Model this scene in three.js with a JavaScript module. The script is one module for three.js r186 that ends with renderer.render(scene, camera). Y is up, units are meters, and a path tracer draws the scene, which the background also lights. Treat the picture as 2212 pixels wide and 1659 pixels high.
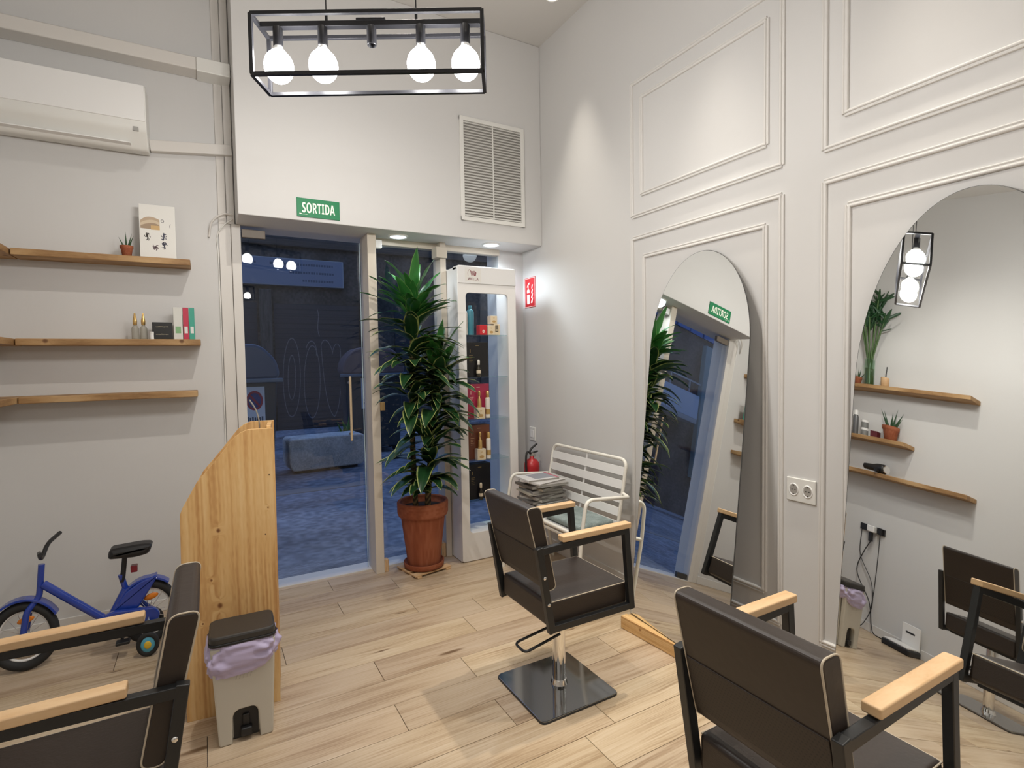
import * as THREE from 'three';
import { RoundedBoxGeometry } from 'three/addons/geometries/RoundedBoxGeometry.js';
import { mergeGeometries } from 'three/addons/utils/BufferGeometryUtils.js';
import { RectAreaLightUniformsLib } from 'three/addons/lights/RectAreaLightUniformsLib.js';
import { FontLoader } from 'three/addons/loaders/FontLoader.js';
import { TextGeometry } from 'three/addons/geometries/TextGeometry.js';

// ------------------------------------------------------------------ camera, sky, light, exposure
RectAreaLightUniformsLib.init();
const scene = new THREE.Scene();
const renderer = new THREE.WebGLRenderer({ antialias: true });
renderer.toneMapping = THREE.LinearToneMapping;
renderer.toneMappingExposure = 0.645;
renderer.shadowMap.enabled = true;

const EYE = new THREE.Vector3(0, 1.5, 0);
const camera = new THREE.PerspectiveCamera(2 * Math.atan(829.5 / 1168.5) * 180 / Math.PI, 2212 / 1659, 0.05, 200);
{
  const yaw = 29.515 * Math.PI / 180, pitch = -2.448 * Math.PI / 180, roll = -0.9733 * Math.PI / 180;
  const f = new THREE.Vector3(Math.sin(yaw) * Math.cos(pitch), Math.sin(pitch), -Math.cos(yaw) * Math.cos(pitch));
  const r = new THREE.Vector3(Math.cos(yaw), 0, Math.sin(yaw));
  const u = new THREE.Vector3().crossVectors(r, f);
  const r2 = r.clone().multiplyScalar(Math.cos(roll)).addScaledVector(u, Math.sin(roll));
  const u2 = u.clone().multiplyScalar(Math.cos(roll)).addScaledVector(r, -Math.sin(roll));
  camera.matrixAutoUpdate = true;
  camera.position.copy(EYE);
  camera.quaternion.setFromRotationMatrix(new THREE.Matrix4().makeBasis(r2, u2, f.clone().negate()));
}
scene.background = new THREE.Color().setRGB(0.50, 0.80, 1.62);   // clear dusk sky over the street

const WARM = new THREE.Color().setRGB(1.0, 0.92, 0.80), BULB = new THREE.Color().setRGB(1.0, 0.98, 0.96), COOL = new THREE.Color().setRGB(0.80, 0.91, 1.0);
function spot(color, cd, from, to, angle, penumbra, size) {
  const s = new THREE.SpotLight(color, cd, 0, angle, penumbra, 2);
  s.position.set(...from); s.target.position.set(...to);
  s.castShadow = true; s.shadow.mapSize.set(1024, 1024); s.shadow.radius = size;
  scene.add(s, s.target);
  return s;
}
const NEUTRAL = new THREE.Color().setRGB(1.0, 0.945, 0.865);
const CEIL = 3.93, XR = 2.345, XL = -1.03, ZG = -3.926, ZB = -3.623, ZBACK = 2.6, LINTEL = 2.40;
// ceiling spots: a row that washes the panelled wall, a wider row over the chairs beside the shelves
const WASHERS = [-3.08, -1.92, -0.98, 0.2], MIDDLE = [[0.55, -2.0, 12.5], [0.55, -0.2, 3], [0.55, 1.5, 3]];
WASHERS.forEach((z, i) => spot(WARM, i ? 23 : 12.5, [XR - 0.24, CEIL - 0.03, z], [XR - (i ? 0.78 : 0.36), 0, z - 0.03], 0.42, 0.85, 1.6));
for (const [x, z, cd] of MIDDLE) spot(NEUTRAL, cd, [x, CEIL - 0.03, z], [x, 0, z], 1.22, 0.5, 1.4);

// ------------------------------------------------------------------ helpers
function rng(seed) { let s = seed >>> 0; return () => { s = (s + 0x6D2B79F5) | 0; let t = Math.imul(s ^ (s >>> 15), 1 | s); t = (t + Math.imul(t ^ (t >>> 7), 61 | t)) ^ t; return ((t ^ (t >>> 14)) >>> 0) / 4294967296; }; }
const names = new Map();
function numbered(name) { const n = names.get(name) || 0; names.set(name, n + 1); return n ? `${name}_${String(n).padStart(3, '0')}` : name; }
function shade(o) { o.castShadow = true; o.receiveShadow = true; return o; }
function tag(o, label, category, group, kind) {
  if (label) o.userData.label = label;
  if (category) o.userData.category = category;
  if (group) o.userData.group = group;
  if (kind) o.userData.kind = kind;
  return o;
}
function thing(name, label, category, pos = [0, 0, 0], turn = 0, group) {
  const g = new THREE.Group(); g.name = numbered(name); g.position.set(...pos); g.rotation.y = turn;
  scene.add(g); return tag(g, label, category, group);
}
function part(name, geo, mat, parent, label) {
  const m = shade(new THREE.Mesh(Array.isArray(geo) ? mergeGeometries(geo.map((g) => plain(g))) : geo, mat));
  m.name = parent ? name : numbered(name); (parent || scene).add(m);
  if (label) m.userData.label = label;
  return m;
}
function struct(name, label) { const g = new THREE.Group(); g.name = numbered(name); g.userData.kind = 'structure'; if (label) g.userData.label = label; scene.add(g); return g; }
function plain(g) { const n = g.index ? g.toNonIndexed() : g; for (const k of Object.keys(n.attributes)) if (!['position', 'normal', 'uv'].includes(k)) n.deleteAttribute(k); return n; }
// box between two corners; r rounds the edges
function box(x0, x1, y0, y1, z0, z1, r = 0, seg = 2) {
  const w = Math.abs(x1 - x0), h = Math.abs(y1 - y0), d = Math.abs(z1 - z0);
  const g = r > 0 ? new RoundedBoxGeometry(w, h, d, seg, Math.min(r, w / 2.01, h / 2.01, d / 2.01)) : new THREE.BoxGeometry(w, h, d);
  return g.translate((x0 + x1) / 2, (y0 + y1) / 2, (z0 + z1) / 2);
}
const V = (x, y, z) => new THREE.Vector3(x, y, z);
// tube through points with rounded bends of radius b
function pipe(pts, r, b = 0, closed = false, seg = 10) {
  const P = pts.map((p) => V(...p)), path = new THREE.CurvePath(), n = P.length;
  const cut = [];
  for (let i = 0; i < n; i++) {
    if (!closed && (i === 0 || i === n - 1)) { cut.push([P[i], P[i]]); continue; }
    const a = P[(i - 1 + n) % n], c = P[(i + 1) % n], k = Math.min(b, a.distanceTo(P[i]) * 0.48, c.distanceTo(P[i]) * 0.48);
    cut.push([P[i].clone().lerp(a, k / a.distanceTo(P[i])), P[i].clone().lerp(c, k / c.distanceTo(P[i]))]);
  }
  const pl = [];
  const add = (v) => { if (!pl.length || pl[pl.length - 1].distanceTo(v) > 1e-5) pl.push(v); };
  for (let i = 0; i < n; i++) {
    const [s, e] = cut[i];
    if (s.distanceTo(e) < 1e-6) add(s);
    else for (let k = 0; k <= 6; k++) { const t = k / 6; add(s.clone().multiplyScalar((1 - t) * (1 - t)).addScaledVector(P[i], 2 * t * (1 - t)).addScaledVector(e, t * t)); }
  }
  return polyTube(pl, r, closed, seg);
}
function polyTube(pl, r, closed, seg) {
  const n = pl.length, pos = [], nor = [], uv = [], idx = [], T = [];
  for (let i = 0; i < n; i++) {
    const a = pl[closed ? (i - 1 + n) % n : Math.max(0, i - 1)], c = pl[closed ? (i + 1) % n : Math.min(n - 1, i + 1)];
    T.push(c.clone().sub(a).normalize());
  }
  let N = Math.abs(T[0].y) < 0.9 ? V(0, 1, 0) : V(1, 0, 0);
  const m = closed ? n + 1 : n; let len = 0;
  for (let j = 0; j < m; j++) {
    const i = j % n; N = N.clone().addScaledVector(T[i], -N.dot(T[i])).normalize();
    const B = T[i].clone().cross(N); if (j) len += pl[i].distanceTo(pl[(j - 1) % n]);
    for (let k = 0; k <= seg; k++) {
      const a = k / seg * Math.PI * 2, d = N.clone().multiplyScalar(Math.cos(a)).addScaledVector(B, Math.sin(a));
      pos.push(pl[i].x + d.x * r, pl[i].y + d.y * r, pl[i].z + d.z * r); nor.push(d.x, d.y, d.z); uv.push(k / seg, len);
    }
  }
  for (let j = 0; j < m - 1; j++) for (let k = 0; k < seg; k++) { const a = j * (seg + 1) + k, b = a + seg + 1; idx.push(a, a + 1, b, b, a + 1, b + 1); }
  if (!closed) for (const [j, s] of [[0, -1], [m - 1, 1]]) {
    const base = pos.length / 3, i = j % n; pos.push(pl[i].x, pl[i].y, pl[i].z); nor.push(T[i].x * s, T[i].y * s, T[i].z * s); uv.push(0, 0);
    for (let k = 0; k <= seg; k++) { const q = (j * (seg + 1) + k) * 3; pos.push(pos[q], pos[q + 1], pos[q + 2]); nor.push(T[i].x * s, T[i].y * s, T[i].z * s); uv.push(0, 0); }
    for (let k = 0; k < seg; k++) s > 0 ? idx.push(base, base + 1 + k, base + 2 + k) : idx.push(base, base + 2 + k, base + 1 + k);
  }
  const g = new THREE.BufferGeometry();
  g.setAttribute('position', new THREE.Float32BufferAttribute(pos, 3)); g.setAttribute('normal', new THREE.Float32BufferAttribute(nor, 3)); g.setAttribute('uv', new THREE.Float32BufferAttribute(uv, 2)); g.setIndex(idx);
  return g;
}
const curveTube = (pts, r, n = 24, seg = 8) => polyTube(new THREE.CatmullRomCurve3(pts.map((p) => V(...p))).getPoints(n), r, false, seg);
function cyl(r0, r1, h, x, y, z, seg = 24) { return new THREE.CylinderGeometry(r1, r0, h, seg).translate(x, y + h / 2, z); }
function lathe(pts, seg = 32) { return new THREE.LatheGeometry(pts.map((p) => new THREE.Vector2(...p)), seg); }
// square bar between two points (section a across, c along "side")
function bar(p, q, wSide, wOther, side = [0, 0, 1]) {
  const P = V(...p), Q = V(...q), L = P.distanceTo(Q), Y = Q.clone().sub(P).normalize(), S = V(...side), X = Y.clone().cross(S).normalize(), Z = X.clone().cross(Y);
  return new RoundedBoxGeometry(wOther, L, wSide, 1, Math.min(wSide, wOther) * 0.12).applyMatrix4(new THREE.Matrix4().makeBasis(X, Y, Z).setPosition(P.clone().add(Q).multiplyScalar(0.5)));
}
// uv in metres, grain (texture v) along an axis
function grain(g, axis = 'x', k = 1, off = [0, 0]) {
  g = plain(g); const p = g.attributes.position, n = g.attributes.normal, uv = new Float32Array(p.count * 2), A = { x: 0, y: 1, z: 2 }[axis];
  for (let t = 0; t < p.count; t += 3) {
    const m = [0, 0, 0]; for (let i = t; i < t + 3; i++) { m[0] += Math.abs(n.getX(i)); m[1] += Math.abs(n.getY(i)); m[2] += Math.abs(n.getZ(i)); }
    const D = m.indexOf(Math.max(...m)), U = D === A ? (A + 1) % 3 : 3 - A - D, W = D === A ? (A + 2) % 3 : A;
    for (let i = t; i < t + 3; i++) { const c = [p.getX(i), p.getY(i), p.getZ(i)]; uv[i * 2] = c[U] * k + off[0]; uv[i * 2 + 1] = c[W] * k + off[1]; }
  }
  g.setAttribute('uv', new THREE.BufferAttribute(uv, 2)); return g;
}
function extrude(shape, depth, bevel = 0, seg = 16) { return new THREE.ExtrudeGeometry(shape, { depth: depth - 2 * bevel, bevelEnabled: bevel > 0, bevelSize: bevel, bevelThickness: bevel, bevelSegments: 2, bevelOffset: -bevel, curveSegments: seg }).translate(0, 0, bevel); }
function poly(pts) { const s = new THREE.Shape(); pts.forEach(([x, y], i) => i ? s.lineTo(x, y) : s.moveTo(x, y)); s.closePath(); return s; }
function roundRect(x0, y0, x1, y1, r, S = THREE.Shape) {
  const s = new S(); s.moveTo(x0 + r, y0); s.lineTo(x1 - r, y0); s.quadraticCurveTo(x1, y0, x1, y0 + r); s.lineTo(x1, y1 - r); s.quadraticCurveTo(x1, y1, x1 - r, y1); s.lineTo(x0 + r, y1); s.quadraticCurveTo(x0, y1, x0, y1 - r); s.lineTo(x0, y0 + r); s.quadraticCurveTo(x0, y0, x0 + r, y0); return s;
}
function roundPoly(pts, r) {
  const s = new THREE.Shape(), n = pts.length;
  for (let i = 0; i < n; i++) {
    const p = new THREE.Vector2(...pts[i]), a = new THREE.Vector2(...pts[(i - 1 + n) % n]), c = new THREE.Vector2(...pts[(i + 1) % n]), k = Math.min(r, p.distanceTo(a) * 0.48, p.distanceTo(c) * 0.48);
    const s0 = p.clone().lerp(a, k / p.distanceTo(a)), s1 = p.clone().lerp(c, k / p.distanceTo(c));
    i ? s.lineTo(s0.x, s0.y) : s.moveTo(s0.x, s0.y); s.quadraticCurveTo(p.x, p.y, s1.x, s1.y);
  }
  s.closePath(); return s;
}

// ------------------------------------------------------------------ procedural textures
function canvasTex(w, h, draw, srgb = true) {
  const c = document.createElement('canvas'); c.width = w; c.height = h; draw(c.getContext('2d'), w, h);
  const t = new THREE.CanvasTexture(c); if (srgb) t.colorSpace = THREE.SRGBColorSpace; t.magFilter = THREE.LinearFilter; return t;
}
function dataTex(w, h, fn, srgb = true) {
  const d = new Uint8Array(w * h * 4);
  for (let y = 0; y < h; y++) for (let x = 0; x < w; x++) { const c = fn(x / w, y / h, x, y), i = (y * w + x) * 4; d[i] = c[0]; d[i + 1] = c[1]; d[i + 2] = c[2]; d[i + 3] = 255; }
  const t = new THREE.DataTexture(d, w, h); t.magFilter = THREE.LinearFilter; t.minFilter = THREE.LinearMipmapLinearFilter; t.generateMipmaps = true; t.wrapS = t.wrapT = THREE.RepeatWrapping; if (srgb) t.colorSpace = THREE.SRGBColorSpace; t.needsUpdate = true; return t;
}
function noise2(seed, px, py) {     // periodic value noise
  const r = rng(seed), n = px * py, a = new Float32Array(n); for (let i = 0; i < n; i++) a[i] = r();
  const s = (t) => t * t * (3 - 2 * t);
  return (u, v) => { const x = ((u % 1) + 1) % 1 * px, y = ((v % 1) + 1) % 1 * py, i = Math.floor(x), j = Math.floor(y), fx = s(x - i), fy = s(y - j), I = (i + 1) % px, J = (j + 1) % py; i; return (a[j % py * px + i % px] * (1 - fx) + a[j % py * px + I] * fx) * (1 - fy) + (a[J * px + i % px] * (1 - fx) + a[J * px + I] * fx) * fy; };
}
const mixc = (a, b, t) => [a[0] + (b[0] - a[0]) * t, a[1] + (b[1] - a[1]) * t, a[2] + (b[2] - a[2]) * t];
const cl = (t) => Math.max(0, Math.min(1, t));
// timber: grain along v; knots as [u, v, size]
function timber(seed, w, h, light, mid, dark, o = {}) {
  const f1 = noise2(seed, o.fine || 90, o.rows || 5), f2 = noise2(seed + 1, o.mid || 24, o.rows || 4), f3 = noise2(seed + 2, 6, 3), f4 = noise2(seed + 3, 200, 40), warp = noise2(seed + 4, 4, 6), kn = o.knots || [];
  return dataTex(w, h, (u, v) => {
    let uu = u + (warp(u, v) - 0.5) * (o.warp ?? 0.05), k = 0;
    for (const [ku, kv, ks] of kn) { let du = u - ku, dv = (v - kv) * (o.aspect || 0.3); const d = Math.hypot(du, dv) / ks; uu += Math.sign(du) * 0.05 * Math.exp(-d * d * 0.4); k = Math.max(k, Math.exp(-Math.pow(d * 1.6, 4))); }
    let t = cl(0.5 + (f1(uu, v) - 0.5) * (o.a1 ?? 0.5) + (f2(uu, v) - 0.5) * (o.a2 ?? 0.9) + (f3(uu, v) - 0.5) * (o.a3 ?? 0.6) + (f4(uu, v) - 0.5) * 0.25);
    for (const [su, sw, sk] of o.streaks || []) t = cl(t + sk * Math.exp(-Math.pow((uu - su - (f3(0.3, v) - 0.5) * 0.012) / sw, 2)));
    let c = t < 0.5 ? mixc(light, mid, t * 2) : mixc(mid, dark, (t - 0.5) * 2);
    c = mixc(c, o.knot || [96, 62, 34], k * 0.85);
    return c;
  });
}
const TX = {
  pine: timber(11, 512, 1024, [222, 187, 133], [211, 169, 111], [184, 136, 82], { fine: 130, mid: 44, rows: 2, a1: 0.7, a2: 0.5, a3: 0.3, warp: 0.006, aspect: 0.8, streaks: [[0.465, 0.016, 0.5], [0.545, 0.010, 0.3], [0.40, 0.006, 0.25], [0.14, 0.012, 0.35], [0.83, 0.014, 0.35]], knot: [104, 60, 28], knots: [[0.47, 0.50, 0.015], [0.475, 0.84, 0.012], [0.44, 0.62, 0.007], [0.40, 0.43, 0.006], [0.42, 0.38, 0.005], [0.68, 0.92, 0.005], [0.10, 0.3, 0.012], [0.9, 0.7, 0.01]] }),
  shelf: timber(31, 256, 512, [186, 152, 108], [168, 132, 88], [136, 101, 62], { fine: 40, mid: 12, aspect: 1, knots: [[0.3, 0.8, 0.03], [0.7, 0.3, 0.03]] }),
  oak: timber(41, 128, 512, [226, 195, 154], [216, 181, 138], [198, 160, 116], { fine: 30, mid: 8, a1: 0.5, a2: 0.5 }),
};
const floorTex = [0, 1, 2, 3, 4].map((k) => timber(101 + k * 9, 256, 512, [226, 204, 174], [214, 189, 156], [182, 154, 121], { fine: 110, mid: 24, a1: 0.6, a2: 0.5, a3: 0.5, warp: 0.035, aspect: 0.5, knot: [120, 92, 64], knots: [[[0.3, 0.6, 0.035]], [], [[0.72, 0.25, 0.03], [0.2, 0.85, 0.02]], [[0.5, 0.4, 0.05]], []][k] }));
function speckle(seed, base, amp, px = 64) { const a = noise2(seed, px, px), b = noise2(seed + 1, 7, 7); return dataTex(256, 256, (u, v) => { const t = (a(u, v) - 0.5) * amp + (b(u, v) - 0.5) * amp; return [base[0] + t, base[1] + t, base[2] + t].map((c) => Math.max(0, Math.min(255, c))); }); }
function bumps(seed, px = 40) { const a = noise2(seed, px, px), b = noise2(seed + 5, px * 3, px * 3); return dataTex(256, 256, (u, v) => { const t = a(u, v) * 160 + b(u, v) * 90; return [t, t, t]; }, false); }

// ------------------------------------------------------------------ materials
const lin = (r, g, b) => new THREE.Color().setRGB(r, g, b);
const std = (color, roughness = 0.6, metalness = 0, o = {}) => new THREE.MeshPhysicalMaterial({ color, roughness, metalness, ...o });
const wallBump = bumps(5, 30), leatherBump = bumps(9, 64);
const M = {
  wall: std(lin(0.625, 0.615, 0.60), 0.75, 0, { bumpMap: wallBump, bumpScale: 0.0006 }),
  ceiling: std(lin(0.62, 0.60, 0.57), 0.9),
  moulding: std(lin(0.68, 0.66, 0.63), 0.5),
  trim: std(lin(0.66, 0.63, 0.59), 0.5),
  joinery: std(lin(0.62, 0.55, 0.46), 0.5),
  white: std(lin(0.80, 0.79, 0.77), 0.4),
  caseWhite: std(lin(0.80, 0.78, 0.75), 0.35),
  plastic: std(lin(0.74, 0.73, 0.69), 0.35),
  glass: new THREE.MeshPhysicalMaterial({ color: lin(0.93, 0.96, 0.97), roughness: 0.0, metalness: 0, transmission: 1, thickness: 0, ior: 1.52 }),
  shelfGlass: new THREE.MeshPhysicalMaterial({ color: lin(0.86, 0.94, 0.93), roughness: 0.02, transmission: 1, thickness: 0, ior: 1.5 }),
  solidGlass: new THREE.MeshPhysicalMaterial({ color: 0xffffff, roughness: 0.02, transmission: 1, thickness: 0.03, ior: 1.45, attenuationColor: lin(0.75, 0.85, 0.8), attenuationDistance: 0.2 }),
  mirror: std(lin(0.86, 0.875, 0.86), 0.012, 1),
  mirrorEdge: std(lin(0.05, 0.05, 0.048), 0.4),
  leather: std(lin(0.027, 0.0185, 0.014), 0.42, 0, { bumpMap: leatherBump, bumpScale: 0.0004 }),
  piping: std(lin(0.50, 0.43, 0.33), 0.5),
  blackMetal: std(lin(0.014, 0.015, 0.016), 0.38),
  cageMetal: std(lin(0.012, 0.012, 0.014), 0.3, 0.2),
  chrome: std(lin(0.82, 0.81, 0.79), 0.08, 1),
  brushed: std(lin(0.55, 0.52, 0.47), 0.35, 1),
  smokedSteel: std(lin(0.30, 0.305, 0.31), 0.09, 1),
  plateEdge: std(lin(0.02, 0.02, 0.021), 0.35),
  pine: std(0xffffff, 0.55, 0, { map: TX.pine }),
  shelfWood: std(0xffffff, 0.6, 0, { map: TX.shelf }),
  oak: std(lin(0.86, 0.83, 0.80), 0.5, 0, { map: TX.oak }),
  terracotta: std(0xffffff, 0.8, 0, { map: speckle(61, [146, 80, 50], 20) }),
  soil: std(lin(0.028, 0.02, 0.015), 1),
  whiteTube: std(lin(0.80, 0.77, 0.69), 0.32),
  green: std(lin(0.012, 0.17, 0.075), 0.45),
  red: std(lin(0.45, 0.02, 0.025), 0.35),
  black: std(lin(0.012, 0.012, 0.013), 0.45),
  rubber: std(lin(0.018, 0.018, 0.018), 0.75),
  darkLid: std(lin(0.034, 0.031, 0.028), 0.42),
  binBody: std(lin(0.56, 0.53, 0.46), 0.45),
  bag: new THREE.MeshPhysicalMaterial({ color: lin(0.60, 0.52, 0.74), roughness: 0.5, transmission: 0.25, thickness: 0, side: THREE.DoubleSide }),
  bikeBlue: std(lin(0.012, 0.045, 0.32), 0.25, 0, { clearcoat: 0.6 }),
  orange: std(lin(0.75, 0.22, 0.015), 0.3),
  hubBlue: std(lin(0.10, 0.40, 0.56), 0.4),
  hubYellow: std(lin(0.75, 0.50, 0.04), 0.4),
  cushion: std(0xffffff, 0.9, 0, { map: speckle(71, [128, 140, 138], 26, 90) }),
  paper: std(lin(0.74, 0.73, 0.70), 0.7),
  pages: std(0xffffff, 0.8, 0, { map: dataTex(16, 128, (u, v, x, y) => { const r = ((Math.sin(y * 91.7) * 43758.5) % 1 + 1) % 1; const t = 120 + r * 80; return [t, t * 0.97, t * 0.92]; }) }),
  gold: std(lin(0.70, 0.47, 0.18), 0.3, 0.8),
};
function glow(color, k) { return new THREE.MeshStandardMaterial({ color: 0x000000, emissive: color, emissiveIntensity: k, roughness: 0.4 }); }

// ================================================================== THE ROOM
{ // floor: wood-look planks laid along x
  const floor = struct('floor', 'pale wood-look plank floor');
  part('subfloor', box(XL - 0.2, XR + 0.2, -0.12, -0.006, -4.12, ZBACK + 0.2), std(lin(0.10, 0.085, 0.068), 0.9), floor);
  const pitch = 0.1966, len = 1.12, gap = 0.0022, R = rng(7), mats = floorTex.map((t) => std(0xffffff, 0.36, 0, { map: t, bumpMap: t, bumpScale: 0.0004 }));
  const tints = [1, 0.95, 1.04, 0.9, 0.98];
  mats.forEach((m, i) => m.color.setRGB(0.78 * tints[i], (0.775 + 0.008 * (i % 3)) * tints[i], (0.79 + 0.02 * (i % 2)) * tints[i]));
  const shifts = [0.685, 0.514, 0.67, 0.505, 0.30, 0.705];
  for (let row = -7; row < 24; row++) {
    const z0 = -2.675 + row * pitch, z1 = z0 + pitch;
    if (z0 > ZBACK) break;
    let s = shifts[((row % 6) + 6) % 6] + (row % 2 ? 0.56 : 0);
    while (s > XL) s -= len;
    for (; s < XR; s += len) {
      const a = Math.max(s, XL) + gap / 2, b = Math.min(s + len, XR) - gap / 2, c = Math.max(z0, -3.93) + gap / 2, d = Math.min(z1, ZBACK) - gap / 2;
      if (b - a < 0.01 || d - c < 0.01) continue;
      const g = grain(box(a, b, -0.012, (R() - 0.5) * 0.0006, c, d, 0.0015, 1), 'x', 1);
      const uv = g.attributes.uv, o1 = R() * 3, o2 = R() * 3, fl = R() < 0.5 ? -1 : 1;
      for (let i = 0; i < uv.count; i++) uv.setXY(i, uv.getX(i) * 2.6 * fl + o1, uv.getY(i) * 0.95 + o2);
      part('plank', g, mats[Math.floor(R() * mats.length)], floor);
    }
  }
}
part('ceiling', box(XL - 0.2, XR + 0.2, CEIL, CEIL + 0.15, -4.15, ZBACK + 0.2), M.ceiling).userData.kind = 'structure';
part('wall_left', box(XL - 0.15, XL, -0.1, CEIL, -4.12, ZBACK), M.wall).userData.kind = 'structure';
part('wall_back', box(XL - 0.15, XR + 0.15, -0.1, CEIL, ZBACK, ZBACK + 0.15), M.wall).userData.kind = 'structure';
part('wall_front', [box(XL, 0.21, -0.1, CEIL, ZG - 0.2, ZG), box(2.11, XR, -0.1, LINTEL + 0.05, ZG - 0.2, ZG)], M.wall).userData.kind = 'structure';
part('wall_lintel', box(0.202, XR, LINTEL, CEIL, ZG - 0.2, ZB, 0.006, 2), M.wall).userData.kind = 'structure';
part('baseboard_left', box(XL, XL + 0.012, 0, 0.07, ZG, ZBACK, 0.003), M.moulding).userData.kind = 'structure';
part('baseboard_front', box(XL, 0.10, 0, 0.07, ZG, ZG + 0.012, 0.003), M.moulding).userData.kind = 'structure';

{ // right wall with applied mouldings
  const w = struct('wall_right', 'white wall with framed panel mouldings');
  part('wall_surface', box(XR, XR + 0.15, -0.1, CEIL, -4.15, ZBACK), M.wall, w);
  part('skirting', box(XR - 0.012, XR, 0, 0.09, ZG, ZBACK, 0.003), M.moulding, w);
  const prof = new THREE.Shape();      // section: x across the rail, y out from the wall
  prof.moveTo(-0.013, 0); prof.lineTo(-0.013, 0.006); prof.quadraticCurveTo(-0.012, 0.013, -0.006, 0.013); prof.quadraticCurveTo(-0.001, 0.013, 0, 0.007); prof.lineTo(0.004, 0.006); prof.quadraticCurveTo(0.006, 0.010, 0.009, 0.010); prof.quadraticCurveTo(0.013, 0.010, 0.013, 0.004); prof.lineTo(0.013, 0); prof.closePath();
  const rail = (L) => new THREE.ExtrudeGeometry(prof, { depth: L, bevelEnabled: false, curveSegments: 4 }).translate(0, 0, -L / 2);
  const place = (L, y, z, upright, flip) => {
    const X = upright ? V(0, 0, flip) : V(0, flip, 0), Y = V(-1, 0, 0), Z = X.clone().cross(Y);
    return part('moulding', rail(L).applyMatrix4(new THREE.Matrix4().makeBasis(X, Y, Z).setPosition(XR, y, z)), M.moulding, w);
  };
  const frame = (z0, z1, y0, y1) => { place(z1 - z0, y0, (z0 + z1) / 2, false, -1); place(z1 - z0, y1, (z0 + z1) / 2, false, 1); place(y1 - y0, (y0 + y1) / 2, z0, true, -1); place(y1 - y0, (y0 + y1) / 2, z1, true, 1); };
  for (const z of [-2.584, -1.383, -0.182, 1.019]) {
    frame(z, z + 1.004, 0.228, 2.243); frame(z + 0.1, z + 0.92, 0.355, 2.122);
    frame(z, z + 1.004, 2.379, 3.182); frame(z + 0.085, z + 0.925, 2.498, 3.077);
  }
}

{ // shopfront: frame, glass door, fixed panes
  const t = struct('trim_1', 'cream boards beside the glass door');
  part('board', box(0.105, 0.172, 0, LINTEL, ZG, ZG + 0.014, 0.003), M.trim, t);
  part('board', box(0.174, 0.228, 0, LINTEL, ZG - 0.06, ZG + 0.03, 0.004), M.trim, t);
  const up = struct('trim_2', 'boards above beside the lintel');
  part('board', box(0.105, 0.150, LINTEL, CEIL, ZG, ZG + 0.012, 0.003), M.trim, up);
  part('board', box(0.153, 0.196, LINTEL, CEIL, ZG, ZG + 0.02, 0.003), M.trim, up);
  const th = part('trim_3', box(0.226, 2.11, -0.006, 0.006, ZG - 0.12, ZG + 0.035, 0.003), std(lin(0.60, 0.58, 0.55), 0.5)); th.userData.kind = 'structure';
  const head = struct('trim_4', 'cream head rail over the panes');
  part('rail', box(1.06, 2.11, 2.355, LINTEL, ZG - 0.04, ZG + 0.03, 0.003), M.joinery, head);
  const d = struct('door_1', 'frameless glass shop door');
  part('pane', new THREE.PlaneGeometry(0.757, 2.34).translate(0.6085, 1.186, ZG), M.glass, d);
  part('glass_edge', box(0.984, 0.989, 0.016, 2.356, ZG - 0.005, ZG + 0.005), std(lin(0.42, 0.52, 0.56), 0.2), d);
  part('patch_fitting', box(0.234, 0.374, 2.325, 2.378, ZG - 0.018, ZG + 0.018, 0.004), std(lin(0.20, 0.165, 0.13), 0.5), d);
  part('floor_fitting', box(0.234, 0.36, 0.008, 0.055, ZG - 0.018, ZG + 0.018, 0.004), std(lin(0.08, 0.08, 0.08), 0.4, 0.6), d);
  const hd = part('door_handle', box(0.876, 0.892, 0.955, 1.41, ZG + 0.045, ZG + 0.062, 0.006), std(lin(0.55, 0.42, 0.27), 0.4), d);
  for (const y of [1.0, 1.365]) part('handle_mount', cyl(0.008, 0.008, 0.045, 0, 0, 0, 10).rotateX(Math.PI / 2).translate(0.884, y, ZG), M.brushed, hd);
  for (const [n, a, b] of [['window_1', 1.065, 1.566], ['window_2', 1.644, 2.112]]) {
    const w = struct(n); part('pane', new THREE.PlaneGeometry(b - a, 2.35).translate((a + b) / 2, 1.18, ZG - 0.002), M.glass, w);
  }
  const p1 = struct('trim_5', 'cream timber post beside the glass door');
  part('post', box(1.006, 1.066, 0, LINTEL, ZG - 0.05, -3.776, 0.003), M.joinery, p1);
  part('hinge_bracket', box(1.066, 1.115, 2.31, 2.365, -3.84, -3.795, 0.003), M.white, p1);
  part('lock_box', box(1.066, 1.098, 1.165, 1.225, -3.80, -3.765, 0.004), std(lin(0.60, 0.40, 0.18), 0.5), p1);
  part('foot_block', box(1.068, 1.10, 0, 0.09, -3.83, -3.785, 0.004), M.oak, p1);
  const p2 = struct('trim_6', 'cream timber post between the fixed panes');
  part('post', box(1.566, 1.612, 0, LINTEL, ZG - 0.05, -3.83, 0.003), M.joinery, p2);
  part('hinge_bracket', box(1.525, 1.612, 2.28, 2.36, -3.90, -3.80, 0.004), M.joinery, p2);
  part('foot_block', box(1.53, 1.565, 0, 0.11, -3.90, -3.84, 0.004), M.oak, p2);
}

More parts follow.
